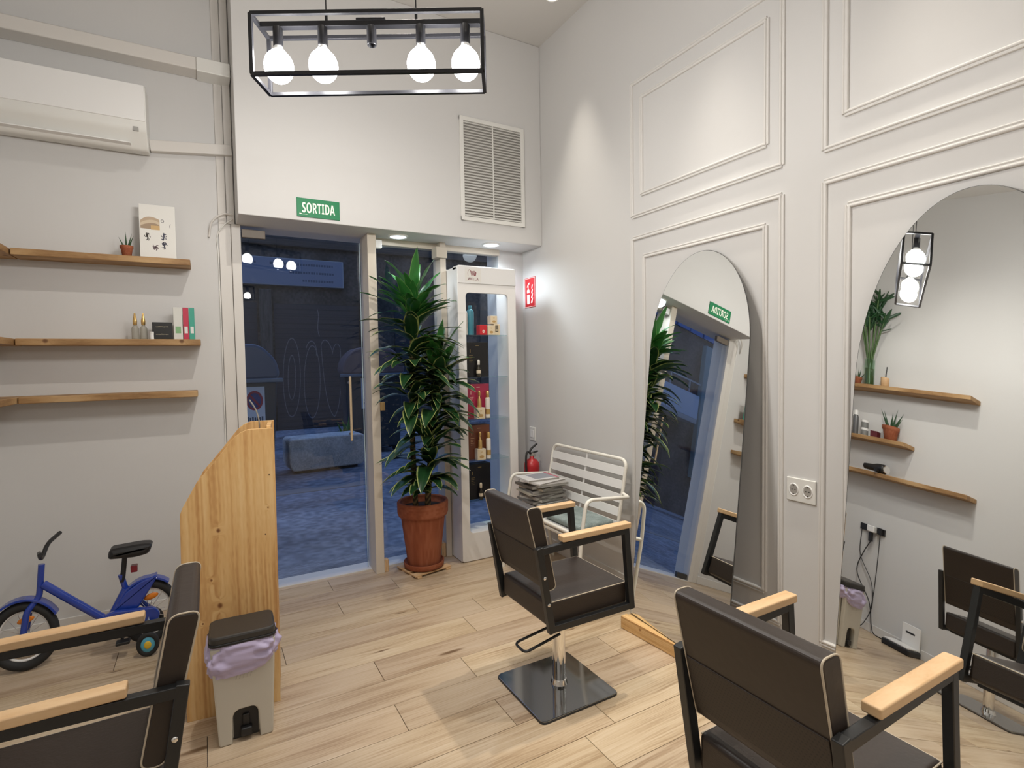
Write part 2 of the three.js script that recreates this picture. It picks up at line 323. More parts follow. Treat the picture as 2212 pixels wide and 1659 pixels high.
// ================================================================== LIGHT FITTINGS
function downlight(x, y, z, r, color, k, label, group, cd, angle) {
  const t = thing('downlight', label, 'ceiling light', [x, y, z], 0, group);
  part('trim_ring', lathe([[r * 0.86, -0.004], [r, -0.012], [r * 1.12, -0.010], [r * 1.16, 0]], 32), M.white, t);
  part('lamp_disc', new THREE.CylinderGeometry(r * 0.88, r * 0.88, 0.006, 32).translate(0, -0.005, 0), glow(color, k), t);
  if (cd) spot(color, cd, [x, y - 0.016, z], [x, 0, z], angle, 0.5, 3);
  return t;
}
downlight(1.225, LINTEL, -3.77, 0.062, COOL, 9, 'round white downlight under the lintel above the potted plant', 'downlights under the lintel', 1.5, 1.35);
downlight(1.95, LINTEL, -3.735, 0.062, COOL, 9, 'round white downlight under the lintel above the display case', 'downlights under the lintel', 3.8, 1.45);
WASHERS.forEach((z, i) => downlight(XR - 0.24, CEIL, z, 0.045, WARM, 6, ['small round ceiling spot above the white bench', 'small round ceiling spot above the mirror beside the bench', 'small round ceiling spot above the mirror past the socket', 'small round ceiling spot by the panelled wall beyond both mirrors'][i], 'wall washing ceiling spots'));
MIDDLE.forEach(([x, z], i) => downlight(x, CEIL, z, 0.045, WARM, 6, ['small round ceiling spot above the cage pendant by the exit', 'small round ceiling spot between the two cage pendants', 'small round ceiling spot at the back of the salon'][i], 'ceiling spots over the middle of the room'));

function pendant(pos, label, cd) {
  const t = thing('pendant_lamp', label, 'pendant lamp', pos, -0.5115, 'black cage pendant lamps');
  const L = 0.77 / 2, W = 0.14 / 2, H = 0.197 / 2, b = 0.0125;
  // long bars lie along x
  for (const s of [-1, 1]) for (const y of [-H, H]) part('long_bar', box(-L, L, y - b / 2, y + b / 2, s * W - b / 2, s * W + b / 2, 0.001, 1), M.cageMetal, t);
  for (const e of [-L, L]) for (const y of [-H, H]) part('end_bar', box(e - b / 2, e + b / 2, y - b / 2, y + b / 2, -W, W, 0.001, 1), M.cageMetal, t);
  for (const e of [-L, L]) for (const s of [-1, 1]) part('upright_bar', box(e - b / 2, e + b / 2, -H, H, s * W - b / 2, s * W + b / 2, 0.001, 1), M.cageMetal, t);
  part('lamp_rail', box(-L, L, H - 0.008, H + 0.010, -0.012, 0.012, 0.001, 1), M.cageMetal, t);
  part('driver_box', box(-0.05, 0.05, H + 0.008, H + 0.018, -0.014, 0.014, 0.002, 1), M.cageMetal, t);
  for (const x of [-0.42, -0.22, 0, 0.22, 0.42]) {
    const X = x * 0.77, k = part('socket', lathe([[0.0, H - 0.006], [0.0165, H - 0.006], [0.0165, H - 0.066], [0.0155, H - 0.07], [0.0135, H - 0.07], [0.0125, H - 0.05], [0, H - 0.05]], 20).translate(X, 0, 0), M.cageMetal, t);
    if (!x) continue;
    const y = H - 0.066;   // bulb hangs from here
    part('bulb_neck', lathe([[0.0125, y + 0.004], [0.0135, y], [0.0150, y - 0.008], [0.0235, y - 0.020]], 20).translate(X, 0, 0), std(lin(0.8, 0.8, 0.78), 0.35), k);
    const prof = []; for (let i = 0; i <= 18; i++) { const a = i / 18 * Math.PI, r = 0.049 * Math.sin(a); prof.push([Math.max(r, i === 0 ? 0.020 : 0), y - 0.016 - 0.055 * (1 - Math.cos(a))]); }
    part('light_bulb', lathe(prof, 28).translate(X, 0, 0), glow(BULB, 40), t);
    const p = new THREE.PointLight(BULB, cd, 0, 2); p.position.set(X, y - 0.068, 0); p.castShadow = true; p.shadow.radius = 2.2; t.add(p);
  }
  for (const x of [-0.155, 0.155]) { part('ceiling_wire', cyl(0.0022, 0.0022, CEIL - pos[1] - H - 0.03, x, H + 0.03, 0, 8), M.cageMetal, t); part('wire_grip', cyl(0.005, 0.005, 0.04, x, H + 0.006, 0, 12), M.cageMetal, t); }
  part('ceiling_rose', box(-0.2, 0.2, CEIL - pos[1] - 0.025, CEIL - pos[1], -0.03, 0.03, 0.004), M.cageMetal, t);
  return t;
}
pendant([0.5417, 2.5697, -1.9006], 'black rectangular cage pendant with four lit globe bulbs nearest the exit sign', 1.3);
pendant([0.30, 2.5697, 0.95], 'black rectangular cage pendant deeper inside the salon, mirrored in the glass', 0.4);

// ================================================================== WALL FITTINGS
{
  const s = thing('exit_sign', 'green rectangular exit sign lettered in white on the lintel', 'sign', [0.661, 2.482, ZB]);
  part('plate', box(-0.1305, 0.1305, -0.0585, 0.0585, 0.0005, 0.006, 0.002), M.green, s);
  const tx = canvasTex(512, 230, (c, w, h) => {
    c.fillStyle = '#0d7a4a'; c.fillRect(0, 0, w, h); c.fillStyle = '#f2f2e6'; c.textAlign = 'center'; c.textBaseline = 'middle';
    c.save(); c.translate(w / 2, h * 0.5); c.scale(0.72, 1.36); c.font = 'bold 132px sans-serif'; c.fillText('SORTIDA', 0, 0); c.restore();
    c.fillRect(26, 190, 26, 12); c.fillRect(30, 176, 8, 10); c.fillRect(60, 198, 60, 4);
  });
  part('sign_print', new THREE.PlaneGeometry(0.257, 0.113).translate(0, 0, 0.0064), std(0xffffff, 0.45, 0, { map: tx }), s);
}
{
  const g = thing('ventilation_grille', 'large white louvred ventilation grille high on the lintel', 'grille', [1.916, 2.897, ZB]);
  const W = 0.268, H = 0.372, f = 0.03;
  part('frame_side', box(-W, -W + f, -H, H, 0, 0.016, 0.003), M.plastic, g); part('frame_side', box(W - f, W, -H, H, 0, 0.016, 0.003), M.plastic, g);
  part('frame_rail', box(-W, W, H - f, H, 0, 0.015, 0.003), M.plastic, g); part('frame_rail', box(-W, W, -H, -H + f, 0, 0.015, 0.003), M.plastic, g);
  part('backing', box(-W + f, W - f, -H + f, H - f, 0.0005, 0.002), std(lin(0.28, 0.265, 0.24), 0.8), g);
  part('centre_bar', box(-0.004, 0.004, -H + f, H - f, 0.002, 0.014, 0.002), M.plastic, g);
  const slat = box(-W + f, W - f, -0.0012, 0.0012, -0.0085, 0.0085, 0.0006, 1).rotateX(0.85), n = 34;
  for (let i = 0; i < n; i++) part('slat', slat, M.plastic, g).position.set(0, -H + f + (2 * H - 2 * f) * (i + 0.5) / n, 0.0075);
}
{
  const s = thing('double_socket', 'white double wall socket between the two leaning mirrors', 'socket', [XR, 0.888, -1.478], -Math.PI / 2);
  // local: x towards +z of the room mirrored, z out of the wall
  part('cover_plate', box(-0.069, 0.069, -0.054, 0.054, 0, 0.010, 0.004), M.plastic, s);
  for (const x of [-0.033, 0.033]) {
    const ring = part('outlet', lathe([[0.0, 0.0104], [0.0195, 0.0104], [0.0205, 0.0135], [0.0235, 0.0135], [0.0245, 0.010]], 28).rotateX(Math.PI / 2).scale(1, 1.2, 1).translate(x, 0, 0), M.white, s);
    part('outlet_well', new THREE.CircleGeometry(0.0185, 24).scale(1, 1.2, 1).translate(x, 0, 0.0108), std(lin(0.36, 0.34, 0.31), 0.5), ring);
    for (const e of [-0.0075, 0.0075]) part('pin_hole', new THREE.CircleGeometry(0.0028, 12).translate(x + e, 0, 0.0112), M.black, ring);
    for (const e of [-0.02, 0.02]) part('earth_clip', box(x - 0.003, x + 0.003, e - 0.002, e + 0.002, 0.011, 0.0125), M.chrome, ring);
  }
}
{
  const s = thing('fire_sign', 'red fire extinguisher pictogram sign on the wall beside the display case', 'sign', [XR, 2.058, -3.81], -Math.PI / 2);
  part('plate', box(-0.082, 0.082, -0.122, 0.122, 0.0004, 0.004, 0.001), M.red, s);
  const tx = canvasTex(256, 384, (c, w, h) => {
    c.fillStyle = '#c8222c'; c.fillRect(0, 0, w, h); c.strokeStyle = '#f6efe9'; c.lineWidth = 6; c.strokeRect(8, 8, w - 16, h - 16); c.fillStyle = '#f6efe9';
    c.beginPath(); c.roundRect(54, 150, 62, 190, 16); c.fill(); c.fillRect(76, 110, 18, 46); c.beginPath(); c.moveTo(50, 120); c.lineTo(84, 70); c.lineTo(118, 60); c.lineTo(118, 82); c.lineTo(94, 96); c.lineTo(94, 120); c.fill();
    c.fillStyle = '#c8222c'; c.fillRect(54, 196, 62, 22); c.fillStyle = '#f6efe9';
    for (let i = 0; i < 4; i++) { c.beginPath(); c.moveTo(146 + i * 6, 330 - i * 62); c.quadraticCurveTo(166, 280 - i * 62, 202, 262 - i * 56); c.quadraticCurveTo(196, 300 - i * 60, 184, 330 - i * 62); c.fill(); }
  });
  part('sign_print', new THREE.PlaneGeometry(0.162, 0.242).translate(0, 0, 0.0043), std(0xffffff, 0.4, 0, { map: tx }), s);
}
{
  const s = thing('light_switch', 'small white wall switch above the fire extinguisher', 'switch', [XR, 0.895, -3.80], -Math.PI / 2);
  part('cover_plate', box(-0.045, 0.045, -0.055, 0.055, 0, 0.010, 0.003), M.plastic, s);
  part('rocker', box(-0.024, -0.002, -0.03, 0.03, 0.009, 0.014, 0.002), M.white, s); part('rocker', box(0.002, 0.024, -0.03, 0.03, 0.009, 0.014, 0.002), M.white, s);
}
{ // air conditioner and its ducting on the front wall, left of the lintel
  const a = thing('air_conditioner', 'white split air conditioner mounted above the wooden shelves', 'air conditioner', [-0.63, 2.74, ZG]);
  part('body', extrude(roundPoly([[0, 0.02], [0, 0.36], [0.17, 0.36], [0.2, 0.33], [0.2, 0.10], [0.13, 0]], 0.02), 0.78, 0.004).rotateY(-Math.PI / 2).scale(1, 1, 1).translate(0.39, 0, 0), M.plastic, a);
  part('front_panel', box(-0.385, 0.385, 0.145, 0.345, 0.196, 0.206, 0.004), M.white, a);
  part('display_window', box(0.325, 0.352, 0.088, 0.112, 0.180, 0.2005, 0.002), std(lin(0.36, 0.35, 0.33), 0.3), a);
  part('air_flap', box(-0.37, 0.31, 0.02, 0.026, 0.12, 0.19, 0.002), M.white, a);
  const t = thing('cable_duct', 'white cable duct running from the air conditioner to the lintel', 'cable duct', [0, 0, 0]);
  const slope = (x0, y0, x1, y1, h, z) => bar([x0, y0, z], [x1, y1, z], 0.045, h);
  part('duct', slope(-0.24, 2.812, 0.196, 2.858, 0.066, ZG + 0.0235), M.trim, t);
  const p = thing('pipe_cover', 'wide white pipe cover high on the wall above the air conditioner', 'pipe cover', [0, 0, 0]);
  part('duct', box(XL + 0.01, 0.02, 3.272, 3.348, ZG + 0.001, ZG + 0.13, 0.008), M.trim, p);
  part('joint_sleeve', box(0.018, 0.198, 3.262, 3.345, ZG + 0.001, ZG + 0.14, 0.006), M.plastic, p);
}
{
  const c = thing('cable', 'thin white cable looping out beneath the lintel corner', 'cable', [0, 0, 0]);
  part('loop', curveTube([[0.185, 2.455, ZG + 0.04], [0.13, 2.45, ZG + 0.05], [0.07, 2.40, ZG + 0.035], [0.05, 2.31, ZG + 0.012]], 0.006), M.trim, c);
  part('run', curveTube([[0.185, 2.43, ZG + 0.04], [0.13, 2.38, ZG + 0.035], [0.096, 2.32, ZG + 0.010], [0.098, 2.2, ZG + 0.006], [0.098, 1.2, ZG + 0.006], [0.098, 0.1, ZG + 0.006]], 0.004, 60), M.plastic, c);
}

// ================================================================== MIRRORS
// a thin sheet that leans on the wall, bows a little and is slightly twisted
function leaningMirror(P0, lean, turn, o, label, footLabel) {
  const th = lean * Math.PI / 180, ph = turn * Math.PI / 180;
  const n = V(-Math.cos(th) * Math.cos(ph), Math.sin(th), Math.cos(th) * Math.sin(ph)), e1 = V(n.z, 0, -n.x).normalize(), e2 = n.clone().cross(e1);   // e1 points to +z
  const t = thing('standing_mirror', label, 'mirror', P0, 0, 'arched mirrors leaning on the panelled wall');
  const W = 0.688, { B, A, shear, twist, bow } = o, top = B + A, rows = 64, cols = 20, basis = new THREE.Matrix4().makeBasis(e1, e2, n);
  const sheet = (off, flip) => {
    const pos = [], idx = [];
    for (let j = 0; j <= rows; j++) {
      const f = j / rows, b = f < 0.5 ? B * f * 2 : B + A * Math.sin((f - 0.5) * Math.PI), half = W / 2 * (f < 0.5 ? 1 : Math.max(0.004, Math.cos((f - 0.5) * Math.PI)));
      for (let i = 0; i <= cols; i++) {
        const a = W / 2 + half * (i / cols * 2 - 1);
        const out = (a - W / 2) * Math.tan(twist * (b / top - 0.5)) * -1 + bow * (b - b * b / top);
        pos.push(a + shear * b, b, out + off);
      }
    }
    for (let j = 0; j < rows; j++) for (let i = 0; i < cols; i++) { const q = j * (cols + 1) + i; flip ? idx.push(q, q + cols + 1, q + 1, q + 1, q + cols + 1, q + cols + 2) : idx.push(q, q + 1, q + cols + 1, q + 1, q + cols + 2, q + cols + 1); }
    const g = new THREE.BufferGeometry(); g.setAttribute('position', new THREE.Float32BufferAttribute(pos, 3)); g.setIndex(idx); g.computeVertexNormals();
    g.setAttribute('uv', new THREE.Float32BufferAttribute(new Float32Array(pos.length / 3 * 2), 2)); return g;
  };
  const rimPts = []; { const p = sheet(-0.003, false).attributes.position, at = (j, i) => V().fromBufferAttribute(p, j * (cols + 1) + i); for (let i = 0; i <= cols; i++) rimPts.push(at(0, i)); for (let j = 1; j <= rows; j++) rimPts.push(at(j, cols)); for (let j = rows; j > 0; j--) rimPts.push(at(j, 0)); }
  part('mirror_glass', sheet(0, false).applyMatrix4(basis), M.mirror, t);
  part('backing', [sheet(-0.006, true)].map((g) => g.applyMatrix4(basis)), M.mirrorEdge, t);
  part('edge', polyTube(rimPts, 0.0032, true, 6).applyMatrix4(basis), M.mirrorEdge, t);
  const f = thing('timber_block', footLabel, 'timber', [P0[0], 0, P0[2]], -ph);
  part('beam', grain(box(-0.056, -0.010, 0.0, 0.069, -0.008, 0.70, 0.004), 'z', 2.2), M.pine, f);
  part('rear_beam', grain(box(-0.008, 0.03, 0.0, 0.064, -0.002, 0.69, 0.004), 'z', 2.2), M.pine, f);
  return t;
}
leaningMirror([2.025, 0.075, -2.286], 9.2, -3.6, { B: 1.5, A: 0.52, shear: -0.058, twist: 0.045, bow: -0.010 }, 'tall arched frameless mirror beside the white bench', 'raw timber beam under the mirror beside the bench');
leaningMirror([2.012, 0.075, -1.160], 9.0, -2.0, { B: 1.32, A: 0.70, shear: -0.026, twist: 0.07, bow: -0.015 }, 'tall arched frameless mirror past the double socket', 'raw timber beam under the mirror past the socket');

// ================================================================== STYLING CHAIRS
const perfTex = canvasTex(256, 256, (c, w, h) => { c.fillStyle = '#2a211b'; c.fillRect(0, 0, w, h); c.fillStyle = '#110d0a'; for (let j = 0; j < 16; j++) for (let i = 0; i < 16; i++) { c.beginPath(); c.arc(i * 16 + (j % 2 ? 8 : 0) + 4, j * 16 + 8, 3.6, 0, 7); c.fill(); } });
perfTex.wrapS = perfTex.wrapT = THREE.RepeatWrapping;
M.perforated = std(0xffffff, 0.5, 0, { map: perfTex });
function makeChair() {
  const t = thing('styling_chair', '', 'chair');
  const prof = [[-0.256, 0.905], [-0.190, 0.905], [-0.118, 0.552], [-0.170, 0.548]], half = 0.192;
  part('backrest', extrude(roundPoly(prof, 0.022), 2 * half, 0.006, 8).translate(0, 0, -half), M.leather, t);
  // perforated lower back, just proud of the rear face
  const q = (f) => [prof[3][0] + (prof[0][0] - prof[3][0]) * f, prof[3][1] + (prof[0][1] - prof[3][1]) * f];
  const a = q(0.10), b = q(0.50);
  const pan = new RoundedBoxGeometry(0.006, Math.hypot(b[0] - a[0], b[1] - a[1]), 2 * half - 0.012, 1, 0.002).rotateZ(Math.atan2(-(b[0] - a[0]), b[1] - a[1])).translate((a[0] + b[0]) / 2 - 0.0005, (a[1] + b[1]) / 2, 0);
  part('perforated_panel', grain(pan, 'y', 7), M.perforated, t);
  for (const s of [-1, 1]) {
    const ring = roundPoly(prof, 0.024).getPoints(6).map(([x, y]) => 0);
    const pts = roundPoly(prof, 0.024).getPoints(6).map((p) => [p.x, p.y, s * (half - 0.002)]);
    part('piping', polyTube(pts.slice(0, -1).map((p) => V(...p)), 0.0024, true, 6), M.piping, t);
  }
  part('seat', box(-0.165, 0.268, 0.398, 0.502, -0.190, 0.190, 0.016, 3), M.leather, t);
  for (const s of [-1, 1]) part('seat_piping', pipe([[-0.158, 0.496, s * 0.186], [0.264, 0.496, s * 0.186]], 0.0024, 0, false, 6), M.piping, t);
  part('seat_piping', pipe([[0.264, 0.496, -0.186], [0.264, 0.496, 0.186]], 0.0024, 0, false, 6), M.piping, t);
  part('seat_pan', box(-0.13, 0.24, 0.383, 0.40, -0.17, 0.17, 0.004), M.blackMetal, t);
  for (const s of [-1, 1]) {
    const z = s * 0.207, w = 0.026, d = 0.030;
    const fr = part('side_frame', [bar([-0.154, 0.381, z], [-0.213, 0.745, z], w, d), bar([-0.210, 0.7285, z], [0.242, 0.7415, z], w - 0.001, d - 0.001), bar([0.2415, 0.757, z], [0.272, 0.381, z], w, d), bar([0.272, 0.397, z], [-0.156, 0.397, z], w - 0.001, d - 0.001)], M.blackMetal, t);
    part('armrest', grain(box(-0.105, 0.262, 0.752, 0.777, z - 0.021, z + 0.021, 0.005), 'x', 2.2), M.oak, t);
    for (const [bx, by] of [[-0.192, 0.62], [-0.174, 0.505]]) part('bolt', new THREE.SphereGeometry(0.0075, 12, 8).scale(1, 1, 0.5).translate(bx, by, z + s * 0.014), M.chrome, fr);
  }
  part('column', cyl(0.030, 0.030, 0.375, 0.02, 0.012, 0, 28), M.chrome, t);
  part('column_collar', cyl(0.040, 0.034, 0.02, 0.02, 0.012, 0, 28), M.chrome, t);
  part('pump_lever', pipe([[0.02, 0.262, -0.045], [-0.185, 0.228, -0.052], [-0.185, 0.226, 0.040], [0.0, 0.262, 0.040]], 0.006, 0.03, false, 8), M.blackMetal, t);
  const base = part('base_plate', extrude(roundRect(-0.202, -0.202, 0.202, 0.202, 0.03), 0.012, 0.002).rotateX(-Math.PI / 2), M.smokedSteel, t);
  part('plate_rim', extrude(roundRect(-0.204, -0.204, 0.204, 0.204, 0.03), 0.006, 0).rotateX(-Math.PI / 2), M.plateEdge, base);
  return t;
}
const chair = makeChair();
chair.position.set(1.354, 0, -2.03); chair.userData.label = 'brown leather styling chair with timber arms facing the mirror beside the bench';
function chairCopy(pos, turn, label) { const c = chair.clone(); c.name = numbered('styling_chair'); c.position.set(...pos); c.rotation.y = turn; c.userData = { label, category: 'chair', group: 'brown styling chairs' }; scene.add(c); return c; }
chair.userData.group = 'brown styling chairs';
chairCopy([1.278, 0, -0.795], 0, 'brown leather styling chair with timber arms facing the mirror past the double socket');
chairCopy([-0.286, 0, -1.70], Math.PI, 'brown leather styling chair turned towards the shelf wall beside the pedal bin');

// ================================================================== BENCH, CUSHIONS, MAGAZINES, EXTINGUISHER
{
  const t = thing('garden_bench', 'white metal bench with slatted back against the panelled wall', 'bench', [0, 0, 0]);
  const z0 = -3.40, z1 = -2.585, r = 0.0115, back = (y) => 2.205 + (y - 0.45) * 0.19;
  part('back_frame', pipe([[back(0.42), 0.42, z0], [back(0.865), 0.865, z0], [back(0.865), 0.865, z1], [back(0.42), 0.42, z1]], r, 0.06), M.whiteTube, t);
  for (let i = 0; i < 5; i++) { const y = 0.792 - i * 0.083; part('slat', bar([back(y) - 0.002, y, z0], [back(y) - 0.002, y, z1], 0.054, 0.008, [0.19, 1, 0]), M.white, t); }
  part('centre_strut', bar([back(0.44) + 0.006, 0.44, (z0 + z1) / 2], [back(0.86) + 0.006, 0.86, (z0 + z1) / 2], 0.014, 0.008, [0, 0, 1]), M.white, t);
  part('seat_frame', pipe([[1.90, 0.445, z0], [1.90, 0.445, z1], [2.215, 0.44, z1], [2.215, 0.44, z0]], r, 0.03, true), M.whiteTube, t);
  for (let i = 0; i < 5; i++) { const x = 1.935 + i * 0.058; part('seat_slat', box(x - 0.02, x + 0.02, 0.444, 0.452, z0 + 0.005, z1 - 0.005, 0.002), M.white, t); }
  part('front_rail', pipe([[1.915, 0.405, z0], [1.915, 0.405, z1]], 0.009), M.whiteTube, t);
  for (const z of [z0 - 0.03, z1 + 0.05]) {
    part('arm_and_leg', pipe([[back(0.64) + 0.006, 0.645, z], [1.925, 0.672, z], [1.885, 0.445, z], [1.845, 0.0, z]], r, 0.055), M.whiteTube, t);
    part('arm_end', pipe([[back(0.66), 0.66, z > -3 ? z1 : z0], [back(0.64) + 0.006, 0.645, z]], r), M.whiteTube, t);
    part('side_rail', pipe([[1.888, 0.445, z], [2.21, 0.44, z]], r), M.whiteTube, t); part('rear_leg', pipe([[2.205, 0.44, z], [2.28, 0.0, z]], r), M.whiteTube, t);
  }
  const cushion = (za, zb, label) => {
    const c = thing('seat_cushion', label, 'cushion', [0, 0, 0], 0, 'grey green bench cushions');
    const g = new RoundedBoxGeometry(0.275, 0.042, zb - za, 4, 0.02); const p = g.attributes.position, R = noise2(77, 6, 6);
    for (let i = 0; i < p.count; i++) p.setY(i, p.getY(i) + (R(p.getX(i) * 2 + 0.5, p.getZ(i) * 2 + 0.5) - 0.5) * 0.010);
    g.computeVertexNormals(); part('pad', grain(g.translate(2.055, 0.479, (za + zb) / 2), 'x', 4), M.cushion, c);
    part('seam_cord', pipe([[1.922, 0.477, za + 0.01], [2.188, 0.477, za + 0.01], [2.188, 0.477, zb - 0.01], [1.922, 0.477, zb - 0.01]], 0.0035, 0.02, true, 6), std(lin(0.055, 0.085, 0.09), 0.9), c);
  };
  cushion(-3.385, -2.995, 'flat grey green seat cushion beneath the magazines on the white bench');
  cushion(-2.985, -2.60, 'flat grey green seat cushion left free on the white bench');
}
{
  const R = rng(321), covers = [[0.55, 0.54, 0.52], [0.16, 0.15, 0.14], [0.62, 0.60, 0.56], [0.30, 0.27, 0.23], [0.10, 0.09, 0.085], [0.48, 0.44, 0.36], [0.22, 0.21, 0.21], [0.56, 0.50, 0.40], [0.14, 0.12, 0.10], [0.40, 0.38, 0.36], [0.66, 0.64, 0.62], [0.72, 0.71, 0.70]];
  const says = ['grey backed', 'black backed', 'pale', 'brown backed', 'dark glossy', 'tan backed', 'slate backed', 'beige backed', 'near-black', 'mid grey', 'light cream', 'white open'];
  const where = ['lowest of the stack', 'second from the bottom of the stack', 'third from the bottom of the stack', 'fourth from the bottom of the stack', 'fifth from the bottom of the stack', 'sixth from the bottom of the stack', 'seventh from the bottom of the stack', 'fourth from the top of the stack', 'third from the top of the stack', 'next but one to the top', 'just under the top one', 'topmost of the stack'];
  let y = 0.5045;
  for (let i = 0; i < 12; i++) {
    const th = 0.010 + R() * 0.008, w = 0.235 + R() * 0.03, d = 0.20 + R() * 0.03;
    const m = thing('magazine', `${says[i]} magazine on the white bench, ${where[i]}`, 'magazine', [2.045 + (R() - 0.5) * (i > 4 ? 0.06 : 0.03), y, -3.20 + (R() - 0.5) * (i > 4 ? 0.07 : 0.03)], (R() - 0.5) * (i > 4 ? 0.75 : 0.3) + 0.12, 'magazines stacked on the bench');
    const tilt = i > 7 ? (R() - 0.35) * 0.02 : 0;
    const bend = (g) => { const p = g.attributes.position; for (let k = 0; k < p.count; k++) p.setY(k, p.getY(k)); return g; };
    part('pages', grain(bend(box(-w / 2 + 0.002, w / 2 - 0.003, 0.001, th - 0.001, -d / 2 + 0.002, d / 2 - 0.002)), 'y', 30), M.pages, m);
    const cm = std(lin(...covers[i]), 0.3);
    part('front_cover', box(-w / 2, w / 2, th - 0.001, th, -d / 2, d / 2), cm, m); part('back_cover', box(-w / 2, w / 2, 0, 0.001, -d / 2, d / 2), cm, m); part('spine', box(-w / 2 - 0.0006, -w / 2 + 0.0006, 0, th, -d / 2, d / 2), cm, m);
    if (i === 11) { part('cover_picture', box(-w / 2 + 0.07, w / 2 - 0.02, th, th + 0.0006, -d / 2 + 0.02, d / 2 - 0.03), std(lin(0.30, 0.32, 0.36), 0.3), m); part('cover_stripe', box(w / 2 - 0.018, w / 2 - 0.002, th, th + 0.0006, -d / 2, d / 2), std(lin(0.5, 0.06, 0.12), 0.3), m); }
    y += th + 0.0006;
  }
}
{
  const t = thing('fire_extinguisher', 'red fire extinguisher hung on the wall behind the bench', 'extinguisher', [2.205, 0.25, -3.60]);
  part('cylinder', lathe([[0, 0], [0.054, 0], [0.061, 0.008], [0.061, 0.42], [0.057, 0.45], [0.038, 0.474], [0.018, 0.482], [0.018, 0.50], [0, 0.50]], 28), M.red, t);
  part('valve', [cyl(0.016, 0.014, 0.035, 0, 0.495, 0, 16)], M.brushed, t);
  part('squeeze_handle', pipe([[-0.02, 0.53, 0], [-0.005, 0.56, 0], [0.05, 0.595, 0.0]], 0.008, 0.02), M.black, t);
  part('carry_handle', pipe([[-0.02, 0.522, 0], [0.055, 0.535, 0]], 0.007), M.black, t);
  part('hose', curveTube([[-0.015, 0.525, 0.012], [-0.06, 0.54, 0.03], [-0.075, 0.45, 0.035], [-0.062, 0.30, 0.035], [-0.06, 0.15, 0.035]], 0.008), M.rubber, t);
  part('gauge', new THREE.CylinderGeometry(0.013, 0.013, 0.01, 16).rotateX(Math.PI / 2).translate(0.012, 0.51, 0.02), M.chrome, t);
  part('wall_bracket', box(0.05, 0.138, 0.33, 0.36, -0.02, 0.02, 0.002), M.blackMetal, t);
}

